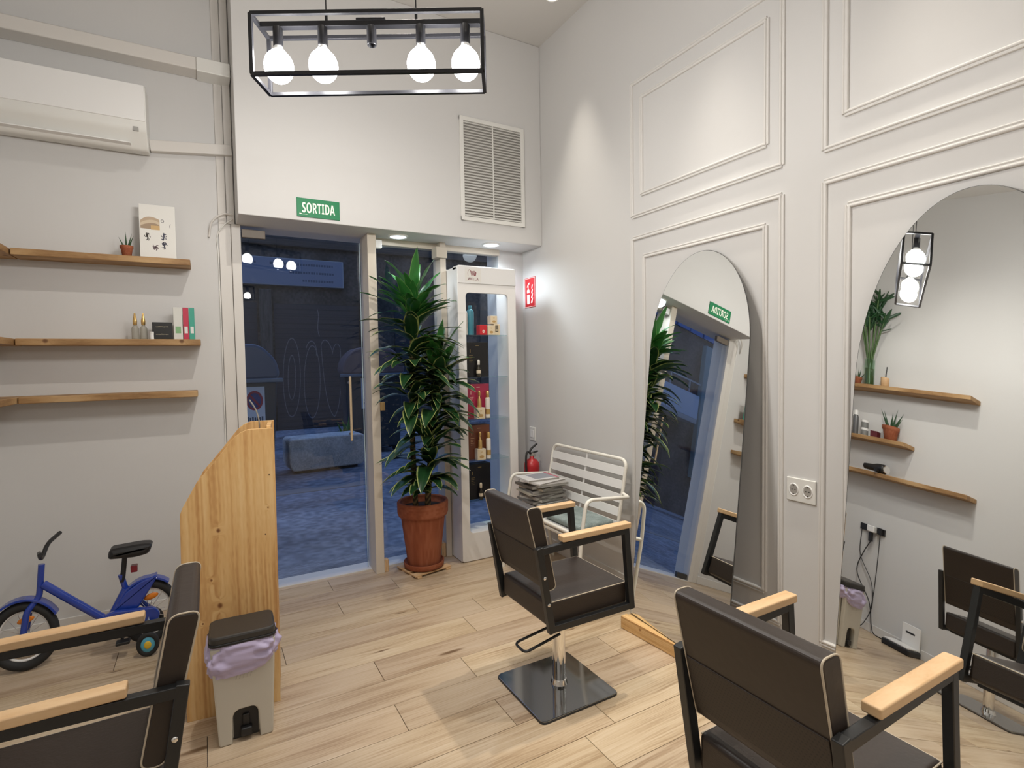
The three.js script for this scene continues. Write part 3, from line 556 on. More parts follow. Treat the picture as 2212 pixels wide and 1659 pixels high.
// ================================================================== DISPLAY CASE
{
  const x0 = 1.617, x1 = 2.107, zF = -3.64, zR = -3.865, H = 2.205;
  const c = thing('display_case', 'tall white cosmetics display case with glass shelves and open back', 'display case', [0, 0, 0]);
  const sh = roundRect(x0, 0.004, x1, H, 0.02); sh.holes.push(roundRect(1.682, 0.215, 2.036, 2.008, 0.035, THREE.Path));
  part('front_frame', extrude(sh, 0.024, 0.003).translate(0, 0, zF - 0.024), M.caseWhite, c);
  part('side_panel', box(x0, x0 + 0.022, 0.004, H - 0.01, zR, zF - 0.02, 0.003), M.caseWhite, c);
  part('side_panel', box(x1 - 0.05, x1, 0.004, H - 0.01, zR, zF - 0.02, 0.003), M.caseWhite, c);
  part('top_panel', box(x0, x1, H - 0.03, H - 0.004, zF - 0.08, zF - 0.01, 0.003), M.caseWhite, c); part('top_rail', box(x0, x1, H - 0.03, H - 0.004, zR, zR + 0.02, 0.003), M.caseWhite, c);
  part('plinth', box(x0 + 0.02, x1 - 0.05, 0.004, 0.215, zR, zF - 0.02, 0.003), M.caseWhite, c);
  part('header_board', box(x0 + 0.004, x1 - 0.004, 2.075, H - 0.006, zF, zF + 0.008, 0.003), std(lin(0.74, 0.73, 0.715), 0.35), c);
  for (const y of [1.70, 1.384, 1.066, 0.752, 0.444]) { part('glass_shelf', box(x0 + 0.023, x1 - 0.061, y - 0.006, y, zR + 0.005, zF - 0.028), M.shelfGlass, c); }
  const tx = canvasTex(512, 384, (g, w, h) => {
    g.fillStyle = '#dcd9d3'; g.fillRect(0, 0, w, h); g.strokeStyle = '#7d3a40'; g.lineWidth = 10; g.lineCap = 'round';
    g.beginPath(); g.moveTo(96, 214); g.quadraticCurveTo(70, 120, 120, 62); g.quadraticCurveTo(146, 40, 168, 66); g.stroke();
    for (let i = 0; i < 6; i++) { g.lineWidth = 13; g.beginPath(); g.moveTo(166 + i * 6, 66 + i * 26); g.bezierCurveTo(220, 140 + i * 16, 260, 66 + i * 20, 322, 92 + i * 20); g.bezierCurveTo(350, 110 + i * 18, 356, 130 + i * 16, 352 - i * 16, 142 + i * 14); g.stroke(); }
    g.fillStyle = '#6a3036'; g.font = 'bold 96px sans-serif'; g.textAlign = 'center'; g.save(); g.translate(w / 2, 340); g.scale(1.1, 1); g.fillText('WELLA', 0, 0); g.restore();
  });
  part('logo_print', new THREE.PlaneGeometry(0.132, 0.10).translate(1.742, 2.138, zF + 0.0085), std(0xffffff, 0.4, 0, { map: tx }), c);

  const S = { a: 1.7001, b: 1.3841, c: 1.0661, d: 0.7521, e: 0.4441 };
  const teal = std(lin(0.05, 0.21, 0.27), 0.3), cream = std(lin(0.70, 0.60, 0.45), 0.4), ivory = std(lin(0.74, 0.70, 0.63), 0.4);
  const bottle = (x, y, z, label, m, r, h) => { const t = thing('hair_bottle', label, 'bottle', [x, y, z]); part('bottle_body', lathe([[0, 0], [r, 0], [r, h * 0.78], [r * 0.8, h * 0.85], [r * 0.45, h * 0.88], [0, h * 0.88]], 20), m, t); part('bottle_cap', lathe([[0, h * 0.86], [r * 0.5, h * 0.86], [r * 0.5, h], [0, h]], 16), m, t); return t; };
  bottle(1.715, S.a, -3.735, 'ivory slim shampoo bottle at the edge of the highest case shelf', ivory, 0.02, 0.21);
  bottle(1.765, S.a, -3.745, 'teal tall shampoo bottle beside the red jar box', teal, 0.028, 0.225);
  const carton = (name, label, cat, x, y, z, w, h, d, m, print, group) => { const t = thing(name, label, cat, [x, y, z], 0, group); part('carton', box(-w / 2, w / 2, 0, h, -d / 2, d / 2, 0.002, 1), m, t); if (print) part('front_print', new THREE.PlaneGeometry(w * 0.94, h * 0.96).translate(0, h / 2, d / 2 + 0.0008), std(0xffffff, 0.35, 0, { map: print }), t); return t; };
  const redSmall = canvasTex(128, 128, (g) => { g.fillStyle = '#c0242c'; g.fillRect(0, 0, 128, 128); g.fillStyle = '#e8d8c8'; g.beginPath(); g.arc(64, 84, 22, 0, 7); g.fill(); g.fillStyle = '#c0242c'; g.fillRect(44, 78, 40, 4); g.fillRect(50, 88, 28, 4); });
  carton('jar_box', 'small red square jar box on the highest case shelf', 'box', 1.838, S.a, -3.70, 0.062, 0.075, 0.06, std(lin(0.50, 0.03, 0.04), 0.4), redSmall);
  const creamPrint = canvasTex(128, 128, (g) => { g.fillStyle = '#d9c8a8'; g.fillRect(0, 0, 128, 128); g.fillStyle = '#b8955e'; g.beginPath(); g.ellipse(64, 92, 36, 18, 0, 0, 7); g.fill(); g.fillRect(48, 30, 32, 5); g.fillRect(54, 40, 20, 4); });
  carton('jar_box', 'cream jar box beside the red one on the highest case shelf', 'box', 1.905, S.a, -3.70, 0.06, 0.072, 0.06, cream, creamPrint);
  carton('jar_box', 'cream jar box with dark label on the highest case shelf', 'box', 1.963, S.a, -3.715, 0.05, 0.085, 0.06, cream, canvasTex(128, 160, (g) => { g.fillStyle = '#d9c8a8'; g.fillRect(0, 0, 128, 160); g.fillStyle = '#57503f'; g.fillRect(20, 20, 70, 100); g.fillStyle = '#d9c8a8'; for (let i = 0; i < 4; i++) g.fillRect(30, 36 + i * 20, 48, 6); }));
  carton('jar_box', 'cream jar box perched on top of the others in the case', 'box', 1.938, S.a + 0.0855, -3.715, 0.058, 0.062, 0.055, cream, creamPrint);
  const setPrint = (bg, ink) => canvasTex(256, 320, (g, w, h) => {
    g.fillStyle = bg; g.fillRect(0, 0, w, h); g.fillStyle = ink; g.fillRect(118, 22, 40, 6);
    g.globalAlpha = 0.85; g.fillRect(50, 60, 8, 34); for (let i = 0; i < 5; i++) g.fillRect(40, 118 + i * 16, 44 - (i % 3) * 9, 5); g.globalAlpha = 1;
  });
  // gift boxes with a pump bottle, a jar box and a tall carton standing in front
  const giftSet = (y, name, m, bg, ink, jarM, goldM, h, w, withJar) => {
    carton('gift_box', `${name} gift box standing in the display case`, 'box', 1.800, y, -3.765, w, h, 0.09, m, setPrint(bg, ink), 'gift boxes in the display case');
    const p = thing('serum_bottle', `slim golden serum bottle before the ${name} gift box`, 'bottle', [1.803, y + (withJar ? 0.0841 : 0), -3.695], 0, 'serum bottles in the display case');
    part('bottle_body', lathe([[0, 0], [0.016, 0], [0.017, 0.012], [0.016, 0.062], [0.008, 0.072], [0.007, 0.092], [0, 0.092]], 18), goldM, p);
    part('pump_head', lathe([[0, 0.09], [0.010, 0.09], [0.011, 0.118], [0.006, 0.128], [0, 0.128]], 16), jarM, p);
    if (withJar) carton('jar_box', `small white jar box before the ${name} gift box`, 'box', 1.803, y, -3.693, 0.072, 0.084, 0.05, ivory, creamPrint);
    else part('bottle_label', cyl(0.0175, 0.0175, 0.024, 0, 0.026, 0, 18), cream, p);
    if (withJar) { const q = thing('spray_bottle', `slim ivory spray bottle beside the ${name} gift box`, 'bottle', [1.872, y, -3.69]); part('bottle_body', lathe([[0, 0], [0.017, 0], [0.018, 0.008], [0.018, 0.15], [0.014, 0.158], [0, 0.158]], 18), ivory, q); part('bottle_cap', lathe([[0, 0.158], [0.0135, 0.158], [0.0135, 0.205], [0, 0.205]], 16), jarM, q); part('bottle_band', cyl(0.0186, 0.0186, 0.04, 0, 0.03, 0, 18), goldM, q); }
  };
  giftSet(S.b, 'glossy black upper', std(lin(0.012, 0.011, 0.011), 0.25), '#141212', '#8a7448', ivory, std(lin(0.045, 0.036, 0.022), 0.25), 0.262, 0.196, false);
  giftSet(S.c, 'raspberry red', std(lin(0.34, 0.035, 0.07), 0.35), '#a02c48', '#d8b8a8', M.gold, M.gold, 0.262, 0.20, true);
  giftSet(S.d, 'copper brown', std(lin(0.13, 0.05, 0.026), 0.35), '#6c3a24', '#c09a70', M.gold, M.gold, 0.262, 0.20, true);
  giftSet(S.e, 'black and navy', std(lin(0.010, 0.010, 0.014), 0.25), '#121218', '#8a7448', cream, std(lin(0.03, 0.024, 0.016), 0.25), 0.27, 0.20, false);
}

// ================================================================== POTTED DRACAENA
{
  const P = [1.335, 0, -3.70];
  const cad = thing('plant_caddy', 'low wooden slatted caddy under the large flower pot', 'plant stand', P, 0.2);
  for (const z of [-0.10, 0, 0.10]) part('slat', grain(box(-0.15, 0.15, 0.012, 0.022, z - 0.03, z + 0.03, 0.002), 'x', 2), M.oak, cad);
  for (const x of [-0.12, 0.12]) part('cross_bar', grain(box(x - 0.018, x + 0.018, 0, 0.012, -0.14, 0.14, 0.002), 'z', 2), M.oak, cad);
  const pot = thing('flower_pot', 'large terracotta flower pot with rolled rim standing on a saucer', 'flower pot', [P[0], 0.022, P[2]]);
  part('saucer', lathe([[0, 0], [0.125, 0], [0.142, 0.012], [0.146, 0.045], [0.138, 0.047], [0.132, 0.02], [0, 0.016]], 40), M.terracotta, pot);
  part('pot_body', lathe([[0, 0.020], [0.108, 0.020], [0.116, 0.03], [0.158, 0.375], [0.158, 0.378], [0.174, 0.382], [0.181, 0.40], [0.183, 0.475], [0.178, 0.485], [0.166, 0.485], [0.160, 0.475], [0.155, 0.42], [0, 0.42]], 48), M.terracotta, pot);
  part('soil', new THREE.CylinderGeometry(0.156, 0.154, 0.012, 32).translate(0, 0.428, 0), M.soil, pot);
  const plant = thing('dracaena', 'tall leafy dracaena with yellow edged leaves growing from terracotta pot', 'plant', [P[0], 0.458, P[2]]);
  const stemTex = dataTex(64, 256, (u, v, x, y) => { const n = Math.sin(y * 0.55 + Math.sin(x * 0.2) * 2) * 0.5 + 0.5; return mixc([60, 46, 32], [122, 102, 66], n); });
  const stemMat = std(0xffffff, 0.85, 0, { map: stemTex });
  const canes = [
    { pts: [[-0.06, 0, 0.02], [-0.075, 0.5, 0.03], [-0.065, 1.0, 0.03], [-0.045, 1.42, 0.03]], r: 0.020 },
    { pts: [[0.03, 0, 0.03], [0.05, 0.4, 0.05], [0.09, 0.72, 0.06], [0.12, 1.02, 0.06]], r: 0.019 },
    { pts: [[0.01, 0, 0.06], [0.015, 0.2, 0.08], [0.04, 0.46, 0.10]], r: 0.017 },
  ];
  for (const c of canes) part('cane', curveTube(c.pts, c.r, 30, 10), stemMat, plant);
  // leaf blade, base at origin, growing along +y then arching over +z
  const leafTex = dataTex(64, 64, (u, v) => { const e = Math.abs(u - 0.5) * 2, s = 0.5 + 0.5 * Math.sin(u * 60), w = cl((e - 0.80) / 0.08); return mixc(mixc([28, 60, 33], [40, 80, 42], s * 0.6 + (e < 0.12 ? 0.5 : 0)), [178, 186, 112], w); });
  const youngTex = dataTex(64, 64, (u, v) => { const e = Math.abs(u - 0.5) * 2, s = 0.5 + 0.5 * Math.sin(u * 60); return mixc(mixc([40, 96, 42], [58, 122, 54], s), [112, 150, 80], cl((e - 0.84) / 0.1)); });
  const mk = (map) => new THREE.MeshPhysicalMaterial({ map, roughness: 0.3, side: THREE.DoubleSide, transmission: 0.12, thickness: 0 });
  const leafMat = mk(leafTex), youngMat = mk(youngTex);
  const leafGeo = (L, W, arch, curl) => {
    const n = 9, pos = [], uv = [], idx = []; let y = 0, z = 0, a = 0;
    for (let i = 0; i <= n; i++) {
      const t = i / n, w = W * Math.pow(Math.sin(Math.PI * (0.10 + 0.90 * Math.pow(t, 0.85))), 0.75) * (t > 0.97 ? 0.06 : 1), fold = 0.15 * w * (1 - t * 0.5), tw = curl * t * t;
      for (const [s, f] of [[-1, 1], [-0.5, 0.35], [0, 0], [0.5, 0.35], [1, 1]]) { const q = Math.sin(t * 17 + s * 2) * 0.004 * Math.abs(s); pos.push(s * w / 2 * Math.cos(tw) , y + f * fold * Math.sin(a) + s * w / 2 * Math.sin(tw) * 0.5, z + f * fold * Math.cos(a) * -1 + q); uv.push(0.5 + s * 0.5, t); }
      a = arch * Math.pow(t, 1.2); y += Math.cos(a) * L / n; z += Math.sin(a) * L / n;
    }
    for (let i = 0; i < n; i++) for (let k = 0; k < 4; k++) { const b = i * 5 + k; idx.push(b, b + 1, b + 5, b + 1, b + 6, b + 5); }
    const g = new THREE.BufferGeometry(); g.setAttribute('position', new THREE.Float32BufferAttribute(pos, 3)); g.setAttribute('uv', new THREE.Float32BufferAttribute(uv, 2)); g.setIndex(idx); g.computeVertexNormals(); g.userData.tip = V(0, y, z); return g;
  };
  const shapes = { up: [leafGeo(0.33, 0.096, 0.45, 0.15), leafGeo(0.29, 0.090, 0.75, -0.2)], mid: [leafGeo(0.38, 0.100, 0.9, 0.5), leafGeo(0.34, 0.096, 0.7, -0.5), leafGeo(0.36, 0.100, 1.1, 0.3)], low: [leafGeo(0.36, 0.100, 1.15, -0.4), leafGeo(0.30, 0.094, 0.9, 0.6), leafGeo(0.34, 0.098, 1.3, 0.2)] };
  const R = rng(2024);
  const crown = (cane, from, to, count, young) => {
    const cv = new THREE.CatmullRomCurve3(cane.pts.map((p) => V(...p))), top = cane.pts[cane.pts.length - 1][1];
    let made = 0, tries = 0;
    while (made < count && tries++ < count * 12) {
      const f = made / count, y = from + (to - from) * f, c = cv.getPoint(Math.min(1, y / top));
      const up = cl((f - 0.60) / 0.40), phi = R() < 0.22 ? R() * 6.28 : (R() < 0.5 ? -1 : 1) * (0.25 + R() * 1.55);
      const tilt = up > 0 ? 1.2 - up * 0.70 + (R() - 0.5) * 0.65 : 1.0 + (R() - 0.35) * 0.8;
      const set = up > 0.45 ? shapes.up : up > 0.05 ? shapes.mid : shapes.low, g = set[Math.floor(R() * set.length)];
      const q = new THREE.Quaternion().setFromEuler(new THREE.Euler(tilt, phi, 0, 'YXZ')), sc = (0.88 + R() * 0.3) * (tries % 3 === 2 ? 0.72 : 1);
      const bad = [1, 0.7].some((k) => { const tip = g.userData.tip.clone().multiplyScalar(k * sc).applyQuaternion(q).add(c).add(V(P[0], 0.44, P[2])); return tip.z < -3.885 || (tip.x > 1.585 && tip.z < -3.60) || tip.y < 0.53 || tip.x > 1.69 || tip.y > 2.34 || (tip.x < 1.09 && tip.z < -3.75) || (tip.x > 1.50 && tip.z < -3.76); });
      if (bad) { if (tries % 12) continue; }
      if (bad) { made++; continue; }
      const m = part('leaf', g, young && f > 0.8 ? youngMat : leafMat, plant); m.position.copy(c); m.quaternion.copy(q); m.scale.setScalar(sc); made++;
    }
  };
  const spears = [leafGeo(0.36, 0.070, 0.35, 0.3), leafGeo(0.31, 0.064, 0.6, -0.3), leafGeo(0.34, 0.066, 0.85, 0.2)];
  const whorl = (cane, count, lo, hi, size) => {
    const c = V(...cane.pts[cane.pts.length - 1]);
    for (let i = 0; i < count; i++) {
      const g = spears[i % 3], f = i / (count - 1);
      for (let k = 0; k < 14; k++) {
        const phi = (i * 2.399 + k * 0.45) % 6.283, q = new THREE.Quaternion().setFromEuler(new THREE.Euler(lo + (hi - lo) * f + (R() - 0.5) * 0.15, phi, 0, 'YXZ')), sc = size * (0.9 + R() * 0.2);
        const tip = g.userData.tip.clone().multiplyScalar(sc).applyQuaternion(q).add(c).add(V(P[0], 0.458, P[2]));
        if (tip.z < -3.885 || (tip.x > 1.585 && tip.z < -3.60) || tip.y > 2.33 || (tip.x < 1.09 && tip.z < -3.75)) continue;
        const m = part('leaf', g, youngMat, plant); m.position.copy(c).add(V(0, -0.06 + 0.10 * (1 - f), 0)); m.quaternion.copy(q); m.scale.setScalar(sc); break;
      }
    }
  };
  whorl(canes[0], 15, 0.10, 1.2, 1.05); whorl(canes[1], 11, 0.2, 1.1, 0.95);
  crown(canes[0], 0.66, 1.40, 96, true);
  crown(canes[1], 0.40, 1.03, 85, true);
  crown(canes[2], 0.12, 0.47, 50, false);
}

// ================================================================== PINE DESK, BIN, BICYCLE
{
  const t = thing('reception_desk', 'tall pine desk with curved side panels standing before the glass door', 'desk', [-0.124, 0, -2.613], -Math.atan2(0.044, 0.359));
  const outline = [[0.004, 0], [0.004, 0.52], [0.010, 0.884], [0.020, 0.912], [0.041, 0.950], [0.075, 1.013], [0.144, 1.095], [0.205, 1.172], [0.223, 1.194], [0.248, 1.213], [0.276, 1.224], [0.374, 1.224], [0.366, 0]];
  for (const [z, k] of [[-0.02, 1], [-0.225, 1.012]]) part('side_panel', grain(extrude(poly(outline.map(([x, y]) => [x, y * k])), 0.018, 0.0015).translate(0, 0, z), 'y', 1.05, [0.32, 0]), M.pine, t);
  part('front_panel', grain(box(0.348, 0.366, 0.03, 1.235, -0.207, -0.02, 0.002), 'y', 1.05, [0.6, 0.1]), M.pine, t);
  part('writing_shelf', grain(box(0.05, 0.348, 0.90, 0.918, -0.207, -0.02, 0.002), 'x', 1), M.pine, t);
  part('inner_shelf', grain(box(0.02, 0.348, 0.45, 0.468, -0.207, -0.02, 0.002), 'x', 1), M.pine, t);
  for (const [x, y] of [[0.30, 0.372], [0.275, 0.378], [0.325, 0.370], [0.33, 0.76], [0.353, 1.02], [0.02, 0.34]]) part('nail_head', new THREE.CircleGeometry(0.0032, 10).translate(x, y, -0.0014), std(lin(0.10, 0.05, 0.02), 0.7), t);
  const l = thing('desk_lamp_arm', 'thin grey flexible rod rising from the pine desk', 'rod', [0, 0, 0]);
  part('rod', curveTube([[0.205, 1.20, -2.70], [0.204, 1.25, -2.70], [0.192, 1.30, -2.70], [0.168, 1.345, -2.70]], 0.0032), M.brushed, l);
}
{
  const t = thing('pedal_bin', 'beige pedal bin with dark lid and lilac liner beside the pine desk', 'bin', [0.094, 0, -2.442], -0.03);
  // tapered body with a pedal opening in front
  const body = new THREE.Shape(); const hw = 0.098, tw = 0.116, Hh = 0.40;
  body.moveTo(-hw + 0.012, 0); body.lineTo(-0.050, 0); body.lineTo(-0.047, 0.10); body.quadraticCurveTo(-0.045, 0.132, -0.018, 0.135); body.lineTo(0.022, 0.135); body.quadraticCurveTo(0.044, 0.132, 0.046, 0.10); body.lineTo(0.050, 0); body.lineTo(hw - 0.012, 0); body.quadraticCurveTo(hw, 0, hw, 0.014); body.lineTo(tw, Hh); body.lineTo(-tw, Hh); body.lineTo(-hw, 0.014); body.quadraticCurveTo(-hw, 0, -hw + 0.012, 0);
  const front = extrude(body, 0.03, 0.006, 8).translate(0, 0, 0.045);
  const p = front.attributes.position; for (let i = 0; i < p.count; i++) p.setZ(i, p.getZ(i) + p.getY(i) * 0.03);
  front.computeVertexNormals();
  part('bin_front', front, M.binBody, t);
  const shell = new THREE.Shape(); shell.moveTo(-hw, 0); shell.lineTo(hw, 0); shell.lineTo(tw, Hh); shell.lineTo(-tw, Hh); shell.closePath();
  part('bin_shell', extrude(shell, 0.122, 0.010, 6).translate(0, 0.001, -0.078), M.binBody, t);
  part('pedal_recess', box(-0.045, 0.045, 0.002, 0.125, 0.043, 0.0465), std(lin(0.03, 0.028, 0.026), 0.6), t);
  part('pedal', box(-0.020, 0.022, 0.018, 0.052, 0.046, 0.078, 0.006), M.black, t);
  part('pedal_link', box(-0.012, 0.014, 0.052, 0.098, 0.046, 0.058, 0.004), M.black, t);
  part('embossed_mark', canvasMark(), M.binBody, t);
  const bagGeo = (() => {
    const seg = 144, rows = 16, pos = [], idx = []; const N = noise2(55, 20, 6);
    for (let j = 0; j <= rows; j++) for (let i = 0; i < seg; i++) {
      const a = i / seg * Math.PI * 2, v = j / rows, ca = Math.cos(a), sa = Math.sin(a), e = 0.45;
      const sx = Math.sign(ca) * Math.pow(Math.abs(ca), e), sz = Math.sign(sa) * Math.pow(Math.abs(sa), e);
      const wr = (N(i / seg, v) - 0.5) * 0.022 * Math.sin(Math.PI * Math.min(1, v + 0.15)) + (N(i / seg * 2, v * 1.7 + 0.3) - 0.5) * 0.012, bulge = 0.006 + 0.014 * Math.sin(Math.PI * v * 0.9);
      const low = 0.290 + 0.028 * Math.cos(a - 0.2) + 0.010 * Math.sin(3 * a);
      pos.push(sx * (0.117 + bulge + wr - 0.006 * v), 0.412 - v * (0.412 - low), 0.0 + sz * (0.086 + bulge + wr));
    }
    for (let j = 0; j < rows; j++) for (let i = 0; i < seg; i++) { const a = j * seg + i, b = j * seg + (i + 1) % seg; idx.push(a, b, a + seg, b, b + seg, a + seg); }
    const g = new THREE.BufferGeometry(); g.setAttribute('position', new THREE.Float32BufferAttribute(pos, 3)); g.setIndex(idx); g.computeVertexNormals(); return g;
  })();
  part('bin_liner', bagGeo, M.bag, t, 'lilac plastic bag folded over the rim');
  part('lid', extrude(roundRect(-0.119, -0.092, 0.119, 0.092, 0.035), 0.034, 0.008).rotateX(-Math.PI / 2).translate(0, 0.412, 0), M.darkLid, t);
  part('lid_rim', extrude(roundRect(-0.122, -0.095, 0.122, 0.095, 0.036), 0.010, 0.002).rotateX(-Math.PI / 2).translate(0, 0.408, 0), M.black, t);
}
function canvasMark() { // shallow raised leaf strokes on the bin front
  const g = []; for (let i = 0; i < 5; i++) g.push(polyTube([V(-0.03 + i * 0.013, 0.262, 0.0835), V(-0.026 + i * 0.013, 0.274, 0.0838), V(-0.020 + i * 0.013, 0.284, 0.0842)], 0.0014, false, 5)); return mergeGeometries(g.map(plain));
}
{
  // small child's bicycle with stabilisers, pointing away from the desk
  const t = thing('child_bicycle', 'blue child bicycle with training wheels parked behind the styling chair', 'bicycle', [-0.31, 0, -3.50]);
  const E = 0.80; // wheels, seen from the side
  const wheel = (x, name) => {
    const w = part(name, new THREE.TorusGeometry(0.150, 0.024, 12, 40).scale(E, 1, 1).translate(x, 0.174, 0), M.rubber, t);
    part('rim', new THREE.TorusGeometry(0.124, 0.007, 8, 40).scale(E, 1, 1).translate(x, 0.174, 0), M.white, w);
    part('hub', cyl(0.016, 0.016, 0.05, 0, -0.025, 0, 12).rotateX(Math.PI / 2).translate(x, 0.174, 0), M.chrome, w);
    for (let i = 0; i < 14; i++) { const a = i / 14 * Math.PI * 2; part('spoke', polyTube([V(x, 0.174, i % 2 ? 0.012 : -0.012), V(x + Math.cos(a) * 0.122 * E, 0.174 + Math.sin(a) * 0.122, 0)], 0.0013, false, 4), M.chrome, w); }
    part('reflector', new THREE.SphereGeometry(0.03, 16, 10).scale(1.15, 0.55, 0.25).rotateZ(0.25).translate(x + 0.01, 0.255, 0.008), M.orange, w);
    return w;
  };
  wheel(0, 'rear_tyre'); wheel(-0.52, 'front_tyre');
  const fender = (x, a0, a1) => { const g = [], n = 16; const s = new THREE.Shape(); s.absarc(0, 0, 0.192, a0, a1, false); s.absarc(0, 0, 0.18, a1, a0, true); return extrude(s, 0.06, 0.003, 20).scale(E, 1, 1).translate(x, 0.174, -0.03); };
  part('rear_fender', fender(0, 0.9, 2.9), M.bikeBlue, t); part('front_fender', fender(-0.52, 0.5, 2.3), M.bikeBlue, t);
  part('main_frame', [pipe([[0, 0.174, -0.035], [-0.10, 0.30, -0.01], [-0.12, 0.40, 0]], 0.014, 0.03), pipe([[0, 0.174, 0.035], [-0.16, 0.15, 0.02]], 0.012), pipe([[-0.10, 0.32, 0], [-0.18, 0.16, 0], [-0.44, 0.42, 0]], 0.02, 0.05), pipe([[-0.44, 0.52, 0], [-0.455, 0.36, 0], [-0.50, 0.30, 0.03], [-0.52, 0.174, 0.035]], 0.014, 0.02), pipe([[-0.455, 0.36, 0], [-0.50, 0.30, -0.03], [-0.52, 0.174, -0.035]], 0.012, 0.02)], M.bikeBlue, t);
  part('chain_guard', extrude(roundPoly([[-0.21, 0.125], [0.035, 0.135], [0.055, 0.175], [0.03, 0.215], [-0.17, 0.235], [-0.22, 0.19]], 0.035), 0.03, 0.006).translate(0, 0, 0.045), M.bikeBlue, t);
  part('side_fairing', extrude(roundPoly([[-0.16, 0.22], [-0.05, 0.21], [0.035, 0.345], [0.045, 0.375], [-0.03, 0.355], [-0.10, 0.31]], 0.015), 0.07, 0.008).translate(0, 0, -0.035), M.bikeBlue, t);
  part('seat_post', cyl(0.012, 0.012, 0.15, 0, 0, 0, 12).rotateZ(-0.12).translate(-0.115, 0.36, 0), M.black, t);
  part('saddle', extrude(roundPoly([[-0.17, 0.500], [-0.05, 0.490], [0.012, 0.500], [0.030, 0.550], [-0.02, 0.558], [-0.16, 0.552]], 0.02), 0.11, 0.022).translate(0, 0, -0.055), M.black, t);
  part('rear_reflector', box(-0.075, -0.045, 0.405, 0.44, -0.02, 0.02, 0.004), std(lin(0.18, 0.01, 0.02), 0.25), t);
  part('handlebar', pipe([[-0.40, 0.62, -0.20], [-0.43, 0.60, -0.08], [-0.44, 0.54, 0], [-0.43, 0.60, 0.08], [-0.40, 0.62, 0.20]], 0.010, 0.04), M.black, t);
  part('crank', [pipe([[-0.16, 0.15, 0.085], [-0.11, 0.09, 0.09]], 0.008), box(-0.14, -0.08, 0.075, 0.09, 0.09, 0.14, 0.004)], M.black, t);
  for (const s of [-1, 1]) {
    const arm = part('stabiliser_arm', pipe([[0, 0.17, s * 0.05], [0, 0.16, s * 0.10], [0.0, 0.066, s * 0.145]], 0.007, 0.03), M.chrome, t);
    const w = part('training_wheel', new THREE.TorusGeometry(0.050, 0.014, 10, 28).scale(E, 1, 1).translate(0, 0.064, s * 0.165), M.rubber, t);
    part('wheel_disc', new THREE.SphereGeometry(0.044, 24, 12).scale(E, 1, 0.28).translate(0, 0.064, s * 0.168), M.hubBlue, w);
    part('wheel_cap', new THREE.SphereGeometry(0.021, 18, 10).scale(E, 1, 0.30).translate(0, 0.064, s * 0.178), M.hubYellow, w);
  }
}

